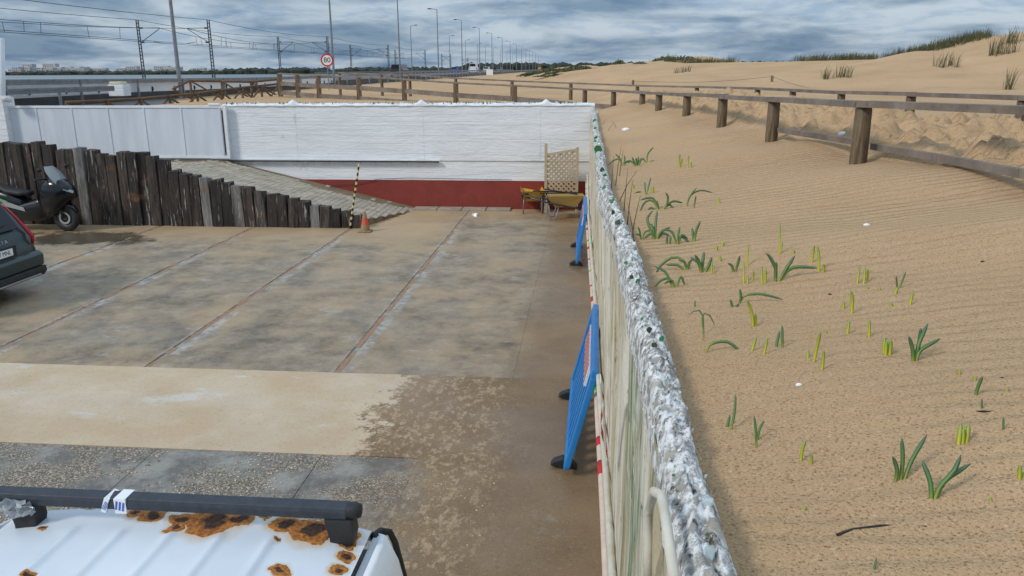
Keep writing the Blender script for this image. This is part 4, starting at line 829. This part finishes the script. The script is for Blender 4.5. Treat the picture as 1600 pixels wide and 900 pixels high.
# ------------------------------------------------------------------ road, guardrails, lamps, masts
def RX(off, Y): return C(-21.65+.074*Y+off, Y)
def zroad(Y): return -1.35+.10*float(sstep(40, 105, Y))
vs = []; Ys = np.concatenate([np.linspace(-10, 120, 30), np.linspace(140, 1000, 30)])
for Y in Ys:
    for o, dz in ((-13.5, .3), (-.5, .3), (-.5, -.6)): p = RX(o, Y); vs.append((p.x, p.y, zroad(Y)+dz))
tag(MB().add(vs, [(3*i+j, 3*i+1+j, 3*i+4+j, 3*i+3+j) for i in range(len(Ys)-1) for j in (0, 1)]).build('road', ASPH), kind='structure')
vs = [C(-40, 22), C(-15.5, 24), C(-15.0, 36), C(-18.8, 46), C(-26, 50), C(-60, 40)]; vs = [(v.x, v.y, -1.46) for v in vs]
tag(MB().add(vs, [tuple(range(6))]).build('service_road', ASPH), kind='structure')
vs = []; EY = [10, 60, 120, 250, 500, 1000]
for Y in EY:
    for o, z in ((-57, -8), (-53, -1.9), (-37, -1.9), (-32, -8)): p = C(o+.05*Y, Y); vs.append((p.x, p.y, z))
tag(MB().add(vs, [(4*i+j, 4*i+1+j, 4*i+5+j, 4*i+4+j) for i in range(len(EY)-1) for j in range(3)]).build('railway_embankment', simple('ballast', (0.14, 0.12, 0.10), (0.22, 0.19, 0.16), 1, 0.95)), kind='structure')
def wbeam(m, pts, h=.31):
    for a, b in zip(pts[:-1], pts[1:]):
        for dz in (.062, -.062): m.beam(a+Vector((0, 0, dz)), b+Vector((0, 0, dz)), .05, .09)
        m.beam(a+Vector((.0, .03, 0)), b+Vector((.0, .03, 0)), .02, .1)
def guardrail(label, pts, postlen=1.15):
    t = thing('guardrail', label, 'guardrail', group='road guardrails'); m = MB(); wbeam(m, pts); m.build('beam', STEEL, t)
    for a, b in zip(pts[:-1], pts[1:]):
        n = max(1, int((b-a).length/4))
        for k in range(n): p = a.lerp(b, k/n); MB().box((-.05, .04, -postlen), (.05, .12, .1)).build('post', STEEL, t, loc=p)
    return t
g2 = [atd(-60, 131, 28.5), atd(5, 129, 31), atd(284, 125.5, 45.5), atd(400, 123.5, 57), atd(521, 119.5, 76)]
g2 += [Vector((RX(.4, Y).x, RX(.4, Y).y, zroad(Y)+.9)) for Y in (104, 140, 200, 300)]
guardrail('long steel guardrail along the near side of the main road', g2)
guardrail('short lower steel guardrail before the white concrete block at left', [atd(-40, 145.5, 29), atd(5, 144, 31), atd(90, 141, 33), atd(178, 138, 36)], 1.0)
guardrail('distant guardrail on the far side of the main road', [Vector((RX(-12.6, Y).x, RX(-12.6, Y).y, zroad(Y)+.85)) for Y in (110, 180, 300)])
pw = thing('road_plinth', 'low white painted concrete plinth under the guardrail beside the road', 'wall')
P0 = [atd(-60, 140, 29.2), atd(5, 137.5, 31.6), atd(284, 132, 46), atd(400, 129, 57.5), atd(521, 124, 76.5)]
for a, b in zip(P0[:-1], P0[1:]):
    MB().beam(a+Vector((0, .2, -.1)), b+Vector((0, .2, -.1)), .3, .42).build('plinth', WHITEWALL, pw)
    for k in range(int((b-a).length/2.2)): p = a.lerp(b, (k+.5)/int((b-a).length/2.2+.01)); MB().lathe([(0, -.02), (.14, -.02), (.14, 0)], p+Vector((.12, .02, -.18)), 12, 'y').build('drain_hole', BLACK, pw)
p = atd(188, 150, 37); cb = thing('concrete_block', 'white concrete block with yellow top at the end of the guardrail', 'block', (p.x, p.y, p.z))
MB().box((-.36, -.3, 0), (.36, .3, .5)).build('body', WHITEWALL, cb, bevel=.03); MB().box((-.3, -.28, .5), (.25, .28, .63)).build('cap', simple('faded_yellow', (0.6, 0.5, 0.18), (0.7, 0.68, 0.6), 8), cb, bevel=.04)
def lamp(H):
    t = bpy.data.objects.new('street_lamp', None); COL.objects.link(t)
    MB().lathe([(.13, -1.4), (.11, .4), (.085, H*.5), (.06, H)], (0, 0, 0), 10).build('pole', STEEL, t, True); MB().tube([(0, 0, H-.05), (-.5, 0, H+.08), (-1.0, 0, H+.12)], .04, 6).build('arm', STEEL, t); MB().box((-1.5, -.15, H+.05), (-.9, .15, H+.2)).build('lamp_head', DARKM, t, bevel=.03); return t
L0 = lamp(10.2); lamps = []
for i, Y in enumerate([45.4, 75, 104, 134, 163, 194, 224, 257, 290, 322, 355, 388, 420, 455, 490, 530]):
    o = L0 if i == 0 else copy_tree(L0); p = RX(0, Y); o.location = (p.x, p.y, zroad(Y)+(.5 if i < 2 else .2)); lamps.append(o)
    lab = ['nearest lamp post, tall bare pole rising out of frame at left', 'tall lamp post just right of the round speed sign', 'third lamp post, its head touching the top edge', 'fourth lamp post with its whole head in view'][i] if i < 4 else 'slim grey lamp post in the receding row along the road'
    tag(o, lab, 'street lamp', 'lamp posts along the near side of the road')
for i, Y in enumerate([183, 240, 276, 311, 339, 373, 410, 450, 495]):
    o = copy_tree(L0); p = RX(-13.8, Y); o.location = (p.x, p.y, zroad(Y)+.2); o.rotation_euler = (0, 0, math.pi); tag(o, 'slim grey lamp post in the row on the far side of the road', 'street lamp', 'lamp posts on the far side of the road')
def mast(s, H=8.2):
    t = bpy.data.objects.new('catenary_mast', None); COL.objects.link(t)
    m = MB()
    for sx in (-.17, .17): m.beam((sx, 0, -.8), (sx*.8, 0, H), .09, .12)
    for k in range(18): m.beam((-.17, 0, .3+k*.44), (.17, 0, .3+k*.44), .06, .10)
    m.build('lattice_post', DARKM, t)
    MB().tube([(.15*s, 0, H-1.0), (2.9*s, 0, H-1.0)], .04, 6).build('top_arm', DARKM, t); MB().tube([(.15*s, 0, H-2.8), (2.9*s, 0, H-1.1)], .045, 6).build('brace_arm', DARKM, t)
    MB().tube([(1.9*s, 0, H-2.7), (3.3*s, 0, H-2.9)], .03, 6).build('registration_arm', DARKM, t)
    for z in (H-1.0, H-2.75): MB().lathe([(.0, -.22), (.1, -.2), (.1, .2), (0, .22)], (.42*s, 0, z), 8, 'x').build('insulator', BLACK, t)
    return t
ML = mast(1); MR_ = mast(-1); first = True; tipsL = []; tipsR = []
for i, (pl, pr_, ytop, Y) in enumerate(((214, 325, 31, 108), (434, 511, 57, 157), (547, 606, 70, 216), (617, 664, 78, 275), (690, 704, 84, 335), (722, 731, 90, 400))):
    for px, src, lst, nm in ((pl, ML, tipsL, 'left'), (pr_, MR_, tipsR, 'right')):
        o = src if i == 0 else copy_tree(src); q = atd(px, ytop, Y); o.location = (q.x, q.y, q.z-8.2); lst.append(q)
        tag(o, ('nearest %s railway mast with bracket arm' % nm) if i == 0 else ('second railway mast of the %s row' % nm if i == 1 else 'distant lattice railway mast with bracket arm'), 'railway mast', 'railway catenary masts')
k = 0
for lst, s, nm in ((tipsL, 1, 'left'), (tipsR, -1, 'right')):
    d0 = lst[0]+(lst[0]-lst[1])*1.6
    for dx, dz, sag, wn in ((0, 0, .5, 'top feeder wire'), (2.9*s, -1.05, 1.0, 'messenger wire'), (3.1*s, -2.9, 0.0, 'contact wire')):
        m = MB(); P = [d0]+lst[:4]
        for a, b in zip(P[:-1], P[1:]):
            pts = [a.lerp(b, t)+Vector((dx, 0, dz-sag*4*t*(1-t))) for t in np.linspace(0, 1, 9)]; m.tube(pts, .035, 4, caps=False)
            if dz == -1.05:
                for t in (.2, .23, .4, .43, .6, .63, .8): q = a.lerp(b, t)+Vector((dx, 0, dz-sag*4*t*(1-t))); m.tube([q, Vector((q.x+.1*s, q.y, a.lerp(b, t).z-2.9))], .025, 4, caps=False)
        tag(m.build('overhead_wire', DARKM), '%s of the %s railway track' % (wn, nm), 'wire')
# speed sign
p = atd(511, 94, 62); sg = thing('speed_sign', 'round red-rimmed 80 speed limit sign beside the road', 'road sign', (p.x, p.y, p.z), YAW+.1)
MB().lathe([(0, 0), (.47, 0), (.47, .02), (0, .02)], (0, 0, 0), 32, 'y').build('rim', REDT, sg); f_ = MB().lathe([(0, -.006), (.36, -.006), (.36, 0)], (0, 0, 0), 32, 'y').build('face', WHT, sg)
text_mesh('80', .52, INK, 'digits', f_, Matrix.Translation((0, -.012, 0)) @ Matrix.Rotation(math.pi/2, 4, 'X'), .003)
MB().tube([(0, .05, .4), (0, .05, -3.4)], .04, 8).build('post', STEEL, sg)
p = atd(765, 113, 150); bs = thing('roadside_board', 'small blank white roadside board seen from afar', 'sign', (p.x, p.y, p.z), YAW); MB().box((-.6, -.03, -.5), (.6, .03, .5)).build('board', WHT, bs); MB().box((-.05, .03, -1.6), (.05, .1, .4)).build('post', STEEL, bs)
def far_car(label, off, Y, mat, w=1.8, h=1.5, L_=4.3):
    q = RX(off, Y); q.z = zroad(Y)+.302; t = thing('road_car', label, 'car', (q.x, q.y, q.z), YAW-.07, 'cars on the far road')
    MB().prism([(-w/2, .25), (w/2, .25), (w/2, h*.55), (w*.40, h*.62), (w*.34, h), (-w*.34, h), (-w*.40, h*.62), (-w/2, h*.55)], 'y', 0, L_).build('body', mat, t, bevel=.05)
    MB().add([(-w*.36, -.015, h*.66), (w*.36, -.015, h*.66), (w*.31, -.015, h*.95), (-w*.31, -.015, h*.95)], [(0, 1, 2, 3)]).build('window', CARGLASS, t)
    for s in (-1, 1): MB().lathe([(0, -.1), (.32, -.1), (.32, .1), (0, .1)], (s*w*.42, .7, .32), 12, 'x').build('wheel', BLACK, t); MB().box((s*w*.42-.1, -.02, h*.42), (s*w*.42+.1, .01, h*.56)).build('tail_lamp', TAIL, t)
far_car('dark off-road car driving on the road behind the third lamp post', -2.2, 112, CARG, 1.85, 1.6); far_car('white van far along the road', -2.4, 200, WHITE, 2.0, 2.3); far_car('second pale car farther along the road', -1.9, 226, WHITE)
far_car('tiny grey car near the vanishing point of the road', -5, 300, STEEL); far_car('blue vehicle far off on the road', -11.2, 230, INKB); far_car('yellow vehicle at the far end of the road', -2, 600, YEL, 2.5, 3.2)
# ------------------------------------------------------------------ vegetation
def leaf_obj(pts, wid, parent, mat, name='leaf', lean=0.0):
    P = [Vector(p) for p in pts]; n = 9; L_ = [0]
    for a, b in zip(P[:-1], P[1:]): L_.append(L_[-1]+(b-a).length)
    tot = L_[-1]; ss = np.linspace(0, tot, n); Q = []
    def cr(i, t):
        p0 = P[max(i-1, 0)]; p1 = P[i]; p2 = P[i+1]; p3 = P[min(i+2, len(P)-1)]
        return 0.5*((2*p1)+(p2-p0)*t+(2*p0-5*p1+4*p2-p3)*t*t+(3*p1-p0-3*p2+p3)*t**3)
    for s in ss:
        i = min(max(int(np.searchsorted(L_, s, 'right'))-1, 0), len(P)-2); Q.append(cr(i, (s-L_[i])/max(L_[i+1]-L_[i], 1e-6)))
    vw = (P[0]).normalized(); hv = Vector((vw.x, vw.y, 0)).normalized(); vs = []; al = []
    for k, q in enumerate(Q):
        t = k/(n-1); q = q+hv*lean*t*t; d = (Q[min(k+1, n-1)]-Q[max(k-1, 0)]).normalized(); a = d.cross(vw)
        a = a.normalized() if a.length > 1e-4 else Vector((1, 0, 0)); b = a.cross(d); w = wid*(.55+.45*math.sin(math.pi*min(t*1.5+.1, 1)*.5))*(1-max(0, (t-.72)/.28)**2*.85)
        vs += [q-a*w/2, q+b*w*.16, q+a*w/2, q-b*w*.1]; al += [t]*4
    fs = []
    for k in range(n-1):
        for j in range(4): fs.append((4*k+j, 4*k+(j+1) % 4, 4*k+4+(j+1) % 4, 4*k+4+j))
    fs += [(3, 2, 1, 0), tuple(4*(n-1)+j for j in range(4))]
    o = MB().add(vs, fs).build(name, mat, parent, True); at_ = o.data.attributes.new('along', 'FLOAT', 'POINT'); at_.data.foreach_set('value', al); return o
ZA = lambda ox, oy: (lambda p: (ox+p[0]/4, oy+p[1]/4))
PLANTS = []          # (label, zoom origin, yellow?, width px, leaves)
def PL(o, label, leaves, w=5.0, y=0): PLANTS.append((o, label, leaves, w, y))
A7, A8, B3, B4, B8 = (800, 225), (1200, 225), (800, 450), (1200, 450), (1200, 675)
PL(A7, 'leftmost drooping plant of the farthest green clump by the wall', [[(690,137),(672,98),(640,100),(600,132)], [(690,137),(676,95),(645,60)], [(692,137),(715,112),(740,118)], [(690,137),(705,100),(700,70)]], 3)
PL(A7, 'dense upright plant in the middle of the farthest green clump', [[(780,137),(762,108),(750,80)], [(785,137),(790,80)], [(790,137),(805,100),(825,95)], [(778,137),(740,105),(695,120)], [(782,137),(775,85)]], 3.4)
PL(A7, 'right plant of the farthest clump with one tall leaf', [[(845,115),(848,65),(885,20)], [(845,115),(880,105),(925,150)], [(845,115),(870,130),(905,150)], [(845,115),(815,90),(790,110)]], 3)
PL(A7, 'pair of yellowish blades right of the farthest green clump', [[(1048,150),(1046,100),(1050,60)], [(1050,150),(1065,90)]], 3.4, 1)
PL(A7, 'tall and short yellow blades farthest back on the sand', [[(1100,150),(1103,70)], [(1118,150),(1120,112)]], 3.2, 1)
PL(A7, 'slim plant with two upright leaves and a low dry one', [[(840,320),(832,280),(830,238)], [(842,320),(852,270),(868,212)], [(835,300),(790,298),(745,325)]], 3)
PL(A7, 'wide drooping plant in the second clump from the back', [[(920,412),(880,355),(830,365),(800,425)], [(918,410),(905,355)], [(920,412),(962,390),(975,330),(957,295)], [(922,412),(1000,362),(1070,375)], [(922,410),(985,378),(1012,410),(1045,437)], [(918,405),(880,338),(800,350)], [(915,410),(870,400),(850,415)]], 4.2)
PL(A7, 'arching grey-green plant with one long leaf to the right', [[(1090,395),(1105,340),(1155,272)], [(1090,395),(1115,325),(1180,292),(1258,312)], [(1135,402),(1150,320)]], 3)
PL(A7, 'lone short yellow sprout behind the middle plants', [[(1295,375),(1295,335)]], 4, 1)
PL(A7, 'large tufted plant in the third clump beside the wall', [[(895,600),(862,530),(845,470),(880,425)], [(895,600),(898,500),(907,425)], [(893,600),(870,560),(825,592)], [(897,600),(930,550),(990,518)], [(897,600),(915,605),(927,632)], [(893,600),(880,520),(860,500)], [(897,598),(940,560),(985,575)]], 5)
PL(A7, 'small plant left of the third clump close to the wall', [[(810,600),(800,550),(788,510)], [(812,600),(835,545),(905,545)], [(808,600),(800,570),(770,560)]], 3.4)
PL(A7, 'sprawling plant in front of the third clump', [[(1035,630),(1038,575),(1050,518)], [(1032,625),(1000,550),(950,540)], [(1038,625),(1060,580),(1122,632)], [(1000,640),(1030,662),(1068,658)], [(1035,630),(1060,570),(1100,600)], [(966,627),(970,572)], [(985,627),(992,578)]], 4.4)
PL(A7, 'upright green plant at the right of the third clump', [[(1140,615),(1132,570),(1125,528)], [(1140,615),(1150,545),(1178,478)]], 5)
PL(A7, 'long arching plant with a leaf drooping far left', [[(1095,792),(1070,725),(1000,712),(930,765),(888,838)], [(1093,790),(1080,740),(1040,725)], [(1096,790),(1108,740),(1130,715)], [(1090,790),(1040,760),(960,760)]], 5)
PL(A7, 'broad-leaved spread plant in the middle of the sand', [[(1185,805),(1165,745),(1112,715)], [(1185,805),(1172,740),(1143,683)], [(1187,805),(1192,740),(1200,675)], [(1190,805),(1225,770),(1250,703)]], 6)
PL(A7, 'drooping plant right beside the wall crust', [[(1010,900),(985,842),(930,852),(893,892)], [(1015,900),(960,805),(883,773)], [(1020,900),(1055,830),(1078,885)], [(1012,900),(1000,850),(950,870)]], 5)
PL(A7, 'thin pale shoots right of the broad-leaved plant', [[(1248,815),(1250,735)], [(1258,815),(1265,770)]], 3.4, 1)
PL(A7, 'forked bright green plant', [[(1390,802),(1375,760),(1348,742)], [(1390,802),(1410,750),(1425,688)]], 5)
PL(A7, 'group of upright yellow-green blades', [[(1450,872),(1450,748)], [(1470,882),(1475,830)], [(1475,770),(1470,700),(1480,628)], [(1505,862),(1510,788)]], 4, 1)
PL(A7, 'two stout blades left of the wide forked plant', [[(1565,882),(1560,768)], [(1578,882),(1590,780)]], 5, 1)
PL(A8, 'wide forked plant with a leaf lying out to the right', [[(45,868),(48,780),(0,680),(-15,672)], [(45,868),(52,728)], [(50,868),(110,785),(168,694)], [(60,860),(130,785),(200,765),(308,770)]], 6.5)
PL(A8, 'two tall yellow blades with a short one', [[(270,752),(290,628)], [(320,808),(318,700),(308,630)], [(345,808),(350,745)]], 5, 1)
PL(A8, 'three upright blades in the right middle of the sand', [[(555,885),(572,768)], [(598,885),(608,768)], [(622,870),(628,775)]], 4.4, 1)
PL(A8, 'thin forked green plant at right middle', [[(812,905),(802,820)], [(815,905),(862,798)]], 3.4)
PL(A8, 'pale stalk behind the wide forked plant', [[(70,695),(72,600),(76,490)]], 3.4, 1)
PL(A8, 'second pale stalk behind the wide forked plant', [[(75,692),(92,610)]], 3, 1)
PL(B3, 'plant with one very long arching leaf to the right', [[(1410,108),(1450,50),(1560,32),(1690,55)], [(1385,122),(1365,72)], [(1392,122),(1415,95)], [(1412,105),(1430,60),(1425,0)]], 5)
PL(B3, 'stubby yellow sprout with thin bent leaf', [[(1520,248),(1522,168)], [(1510,248),(1500,160),(1470,58)], [(1508,248),(1508,200)]], 6, 1)
PL(B3, 'thin withered arching stems', [[(1200,338),(1192,165),(1150,135),(1105,160)], [(1200,300),(1192,170),(1235,170),(1266,232)]], 2.2)
PL(B3, 'single short green blade behind the withered stems', [[(1145,125),(1143,78)]], 3)
PL(B3, 'lone pale leaf arched like a bow on the sand', [[(1205,408),(1240,352),(1350,333),(1440,402)]], 6)
PL(B3, 'pair of leaning blades right of the bowed leaf', [[(1490,408),(1527,306)], [(1570,428),(1598,308)]], 5.4, 1)
PL(B3, 'tall twin leaves standing alone near the wall', [[(1360,895),(1388,800),(1397,678)], [(1333,888),(1362,805)]], 5)
PL(B3, 'small forked dark plant by the wall', [[(1530,1005),(1525,900),(1513,795)], [(1532,960),(1545,890),(1577,838)]], 5)
PL(B4, 'tall single green blade in the upper right sand', [[(523,163),(528,80),(520,8)]], 6.5, 1)
PL(B4, 'pair of dark-tipped blades at left', [[(45,382),(70,278)], [(92,378),(88,238)]], 5.5)
PL(B4, 'long leaning blade with a stout one beside it', [[(283,467),(310,350),(332,252)], [(338,522),(350,382)], [(250,450),(250,395)]], 6, 1)
PL(B4, 'dense little tuft of green blades', [[(722,418),(730,312)], [(735,425),(742,330)], [(748,428),(752,335)], [(760,425),(772,318)]], 7, 1)
PL(B4, 'three-armed plant right of the dense tuft', [[(912,472),(905,380),(882,285)], [(920,472),(940,360),(998,232)], [(920,470),(945,400),(1000,360),(1078,318)], [(922,440),(945,340),(958,240)]], 7.5)
PL(B4, 'single leaning blade far right', [[(1292,678),(1315,610),(1345,538)]], 6.5)
PL(B4, 'thin blade behind a fallen twig at right', [[(1340,775),(1338,688)]], 3.4)
PL(B4, 'short thin blade near the right edge', [[(1475,895),(1472,808)]], 4)
PL(B4, 'very thick short yellow-green sprout at right', [[(1190,985),(1205,855)], [(1215,990),(1222,880)], [(1235,985),(1255,860)]], 9, 1)
PL(B8, 'two yellow-green blades at the lower left of the sand', [[(205,212),(213,115),(240,38)], [(268,222),(276,128)]], 6, 1)
PL(B8, 'three-leaved plant with broad rounded tips', [[(785,318),(808,240),(783,122)], [(825,318),(842,180),(836,32)], [(838,318),(895,190),(990,48)]], 8)
PL(B8, 'nearest dark green plant with three broad leaves', [[(1022,462),(1015,330),(958,202)], [(1024,462),(1070,350),(1165,235),(1206,132)], [(1026,462),(1090,325),(1180,255),(1268,203)]], 9.5)
PL(B8, 'stout yellow sprout at the right edge', [[(1575,300),(1578,200)], [(1590,335),(1595,260)]], 8, 1)
PL(B8, 'thin short blade at the bottom edge', [[(655,895),(676,800)]], 4.5)
for o, label, leaves, w, yl in PLANTS:
    f = ZA(*o); b0 = f(leaves[0][0]); base = on_sand(*b0); d = (CAMR.transposed() @ base).z
    t = thing('sand_lily', label, 'plant', base, 0, 'sand lilies sprouting on the near sand'); nvec = CAMR @ Vector((0, 0, -1)); 
    for lf in leaves:
        b = on_sand(*f(lf[0])); dep = b.dot(nvec); pts = []
        for k, p in enumerate(lf): q = ray(*f(p)); pts.append(q*(dep/q.dot(nvec))-base)
        pts[0] = pts[0]-Vector((0, 0, .015)); ln = (pts[-1]-pts[0]).length
        ww_ = max(w*.8, 2.4)/F*dep
        # work in world for the viewing side, then store relative to the base
        o_ = leaf_obj([p+base for p in pts], ww_, t, LEAFY if yl else LEAF, 'leaf', random.uniform(-.3, .3)*ln)
        o_.data.transform(Matrix.Translation(-base))
tips = [(B4, 1197, 545, 1198, 508), (B4, 1290, 592, 1296, 548), (B4, 362, 290, 362, 262), (B4, 1408, 695, 1410, 668), (B4, 1485, 655, 1500, 625), (B8, 1390, 462, 1392, 405), (B4, 470, 135, 475, 78), (B4, 495, 292, 508, 203), (B4, 633, 312, 634, 198), (B4, 770, 122, 768, 88), (B4, 885, 115, 905, 25), (B4, 697, 22, 697, -5), (B4, 620, 12, 622, -12), (A7, 1275, 672, 1282, 635), (A7, 1300, 738, 1300, 698), (A7, 880, 305, 880, 266), (A8, 155, 690, 160, 658), (B8, 215, 495, 240, 465), (B8, 305, 335, 312, 320), (B4, 790, 45, 812, -5), (A7, 1310, 640, 1325, 610), (A7, 757, 285, 756, 250), (A7, 700, 205, 690, 225)]
for o, x0_, y0_, x1_, y1_ in tips:
    f = ZA(*o); b = on_sand(*f((x0_, y0_))); q = ray(*f((x1_, y1_))); nvec = CAMR @ Vector((0, 0, -1)); q = q*(b.dot(nvec)/q.dot(nvec))
    o_ = leaf_obj([b-Vector((0, 0, .01)), b.lerp(q, .5), q], 4.6/F*b.dot(nvec), None, LEAFY, 'lily_tip', 0.0); o_.data.transform(Matrix.Translation(-b)); o_.location = b
    tag(o_, 'tiny yellow leaf tip just breaking through the sand', 'sprout', 'yellow leaf tips in the sand')
r = random.Random(11)
for px, py, hgt in ((955, 300, .3), (962, 290, .35), (968, 315, .25), (975, 330, .3), (980, 352, .3), (985, 385, .3), (993, 395, .28), (968, 275, .25), (942, 195, .12), (950, 205, .14), (963, 200, .13)):
    b = on_sand(px, py); s = r.uniform(-.4, .6); o_ = MB().tube([b, b+Vector((s*.1, 0, hgt*.5)), b+Vector((s*.25, 0, hgt))], [.004, .003, .001], 5).build('dry_stalk', DRYG); tag(o_, 'thin dry stalk standing in the sand along the wall', 'stalk', 'dry stalks along the wall')
pts = [on_sand(*ZA(*B8)(p))+Vector((0, 0, .006)) for p in ((430, 657), (530, 626), (700, 604), (850, 604), (990, 610))]
tag(MB().tube(pts, [.003, .004, .004, .004, .003], 6).build('twig', TWIG, None, True), 'thin dark curved twig lying on the near sand', 'twig')
pts = [on_sand(*ZA(*B4)(p))+Vector((0, 0, .005)) for p in ((1282, 786), (1340, 782), (1405, 786))]; tag(MB().tube(pts, .003, 6).build('twig', TWIG), 'small brown twig at the right beside a thin blade', 'twig')
def pebble(px, py, s, mat, label, cat):
    b = on_sand(px, py); m = MB(); n = 7
    for i in range(4):
        for k in range(n): a = 2*math.pi*k/n; rr = s*math.sin(math.pi*(i+.5)/4)*r.uniform(.8, 1.2); m.v.append((rr*math.cos(a), rr*.7*math.sin(a), s*.5*math.cos(math.pi*(i+.5)/4)))
    m.f = [(i*n+k, i*n+(k+1) % n, (i+1)*n+(k+1) % n, (i+1)*n+k) for i in range(3) for k in range(n)]+[tuple(range(n)), tuple(3*n+k for k in range(n-1, -1, -1))]; m.mi = [0]*len(m.f)
    tag(m.build('pebble' if cat == 'stone' else cat, mat, None, True, loc=b+Vector((0, 0, s*.3))), label, cat)
pebble(1248, 603, .012, WHT, 'small white stone on the near sand', 'stone'); pebble(978, 205, .07, WHT, 'crumpled white scrap on the sand near the far corner of the wall', 'litter'); pebble(1316, 212, .05, WHT, 'white plastic scrap by the boardwalk edge board', 'litter')
pebble(1354, 353, .018, WHT, 'white and dark shell lying alone on the rippled sand', 'shell'); pebble(1297, 461, .009, TWIG, 'tiny black pebble in the upper middle of the sand', 'stone'); pebble(1566, 593, .010, TWIG, 'tiny black pebble near the right edge', 'stone'); pebble(1535, 410, .01, TWIG, 'small dark pebble on the upper right sand', 'stone')
p = at(740, 337, z=FZ); m = MB()
for k in range(7): c = p+Vector((r.uniform(-.1, .1), r.uniform(-.1, .1), .03)); m.add([c+Vector([r.uniform(-.06, .06) for _ in range(3)]) for _ in range(4)], [(0, 1, 2), (0, 2, 3), (0, 3, 1), (1, 3, 2)])
tag(m.build('litter_scrap', WHT), 'small white scrap of litter on the concrete before the red wall', 'litter')
# marram grass tufts
def tuft(m, p, hgt, n, spread, rr, w=.012):
    for k in range(n):
        a = rr.random()*6.28; l = hgt*rr.uniform(.5, 1.1); d = Vector((math.cos(a), math.sin(a), 0)); b = p+d*spread*rr.random(); s = d*l*rr.uniform(.1, .5)+Vector((.12*l, 0, 0)); sd_ = Vector((-d.y, d.x, 0))*w; q = b+s*.35+Vector((0, 0, l*.6)); e = b+s+Vector((0, 0, l))
        m.add([b-sd_, b+sd_, q+sd_*.7, q-sd_*.7, e], [(0, 1, 2, 3), (3, 2, 4)])
m = MB()
def crest(px0, px1, n, hgt, dens, back=0.0, spread=.5):
    for k in range(n):
        px = r.uniform(px0, px1); py = np.interp(px, [a for a, b, c in RIDGE[::-1]], [b for a, b, c in RIDGE[::-1]]); Y = np.interp(px, [a for a, b, c in RIDGE[::-1]], [c for a, b, c in RIDGE[::-1]])+r.uniform(-1.5, 1.5)
        q = atd(px, py, Y); tuft(m, Vector((q.x, q.y, hz(q.x, q.y)-.05)), hgt*r.uniform(.6, 1.2), dens, spread, r)
crest(1248, 1368, 60, .42, 26); crest(1385, 1455, 40, .45, 22); crest(1440, 1545, 70, .5, 24); crest(1065, 1145, 50, .45, 18); crest(1010, 1060, 20, .5, 14)
tag(m.build('dune_grass', MARRAM), 'marram grass along the dune crest', 'grass', kind='stuff')
for px, py, n, hh, lab in ((1308, 122, 12, .55, 'pale grass tuft alone on the dune slope behind the railing'), (1482, 104, 10, .6, 'dark leaning grass tuft below the high dune crest'), (1565, 84, 14, .8, 'large dark grass clump on the high dune slope'), (1590, 66, 12, .8, 'grass clump at the right edge near the dune top'), (1575, 140, 4, .7, 'sparse bare stalks at the right edge behind the railing'), (1065, 113, 8, .35, 'small grass tuft on the lower dune shoulder')):
    b = on_sand(px, py)
    m = MB()
    for k in range(n): q = b+Vector((r.uniform(-.5, .5), r.uniform(-.3, .3), 0)); q.z = hz(q.x, q.y)-.03; tuft(m, q-b, hh, 8, .12, r, .009)
    tag(m.build('grass_tuft', MARRAM, loc=b), lab, 'grass')
# far shrubs on the vegetated dunes
def shrub_mesh(seed):
    rr = random.Random(seed); m = MB()
    for k in range(520):
        a = rr.random()*6.28; u = rr.random()**.5; c = Vector((math.cos(a)*u*1.5, math.sin(a)*u*1.1, (1-u*u)*.75*rr.uniform(.3, 1.15)))
        n = Vector((rr.gauss(0, 1), rr.gauss(0, 1), rr.gauss(0, 1))).normalized(); a_ = n.orthogonal().normalized()*rr.uniform(.08, .17); b_ = n.cross(a_).normalized()*rr.uniform(.05, .1); m.add([c-a_, c+b_, c+a_, c-b_], [(0, 1, 2, 3)])
    return m
S3 = [shrub_mesh(s) for s in (1, 2, 3)]; base_o = []
for i, s in enumerate(S3): base_o.append(s.build('tmp', SHRUBM).data)
for o in [o for o in COL.objects if o.name.startswith('tmp')]: bpy.data.objects.remove(o)
for k in range(58):
    Y = r.uniform(50, 135); u = r.choice([r.uniform(.045, .20), r.uniform(.02, .10)]); p = C(u*Y+.5, Y); o = link('dune_shrub', base_o[k % 3]); o.location = (p.x, p.y, hz(p.x, p.y)-.1); o.scale = [r.uniform(.4, 1.3)]*2+[r.uniform(.2, .5)]; o.rotation_euler = (0, 0, r.random()*6.28)
    tag(o, 'low green scrub bush on the far vegetated dunes', 'shrub', 'scrub bushes on the far dunes')
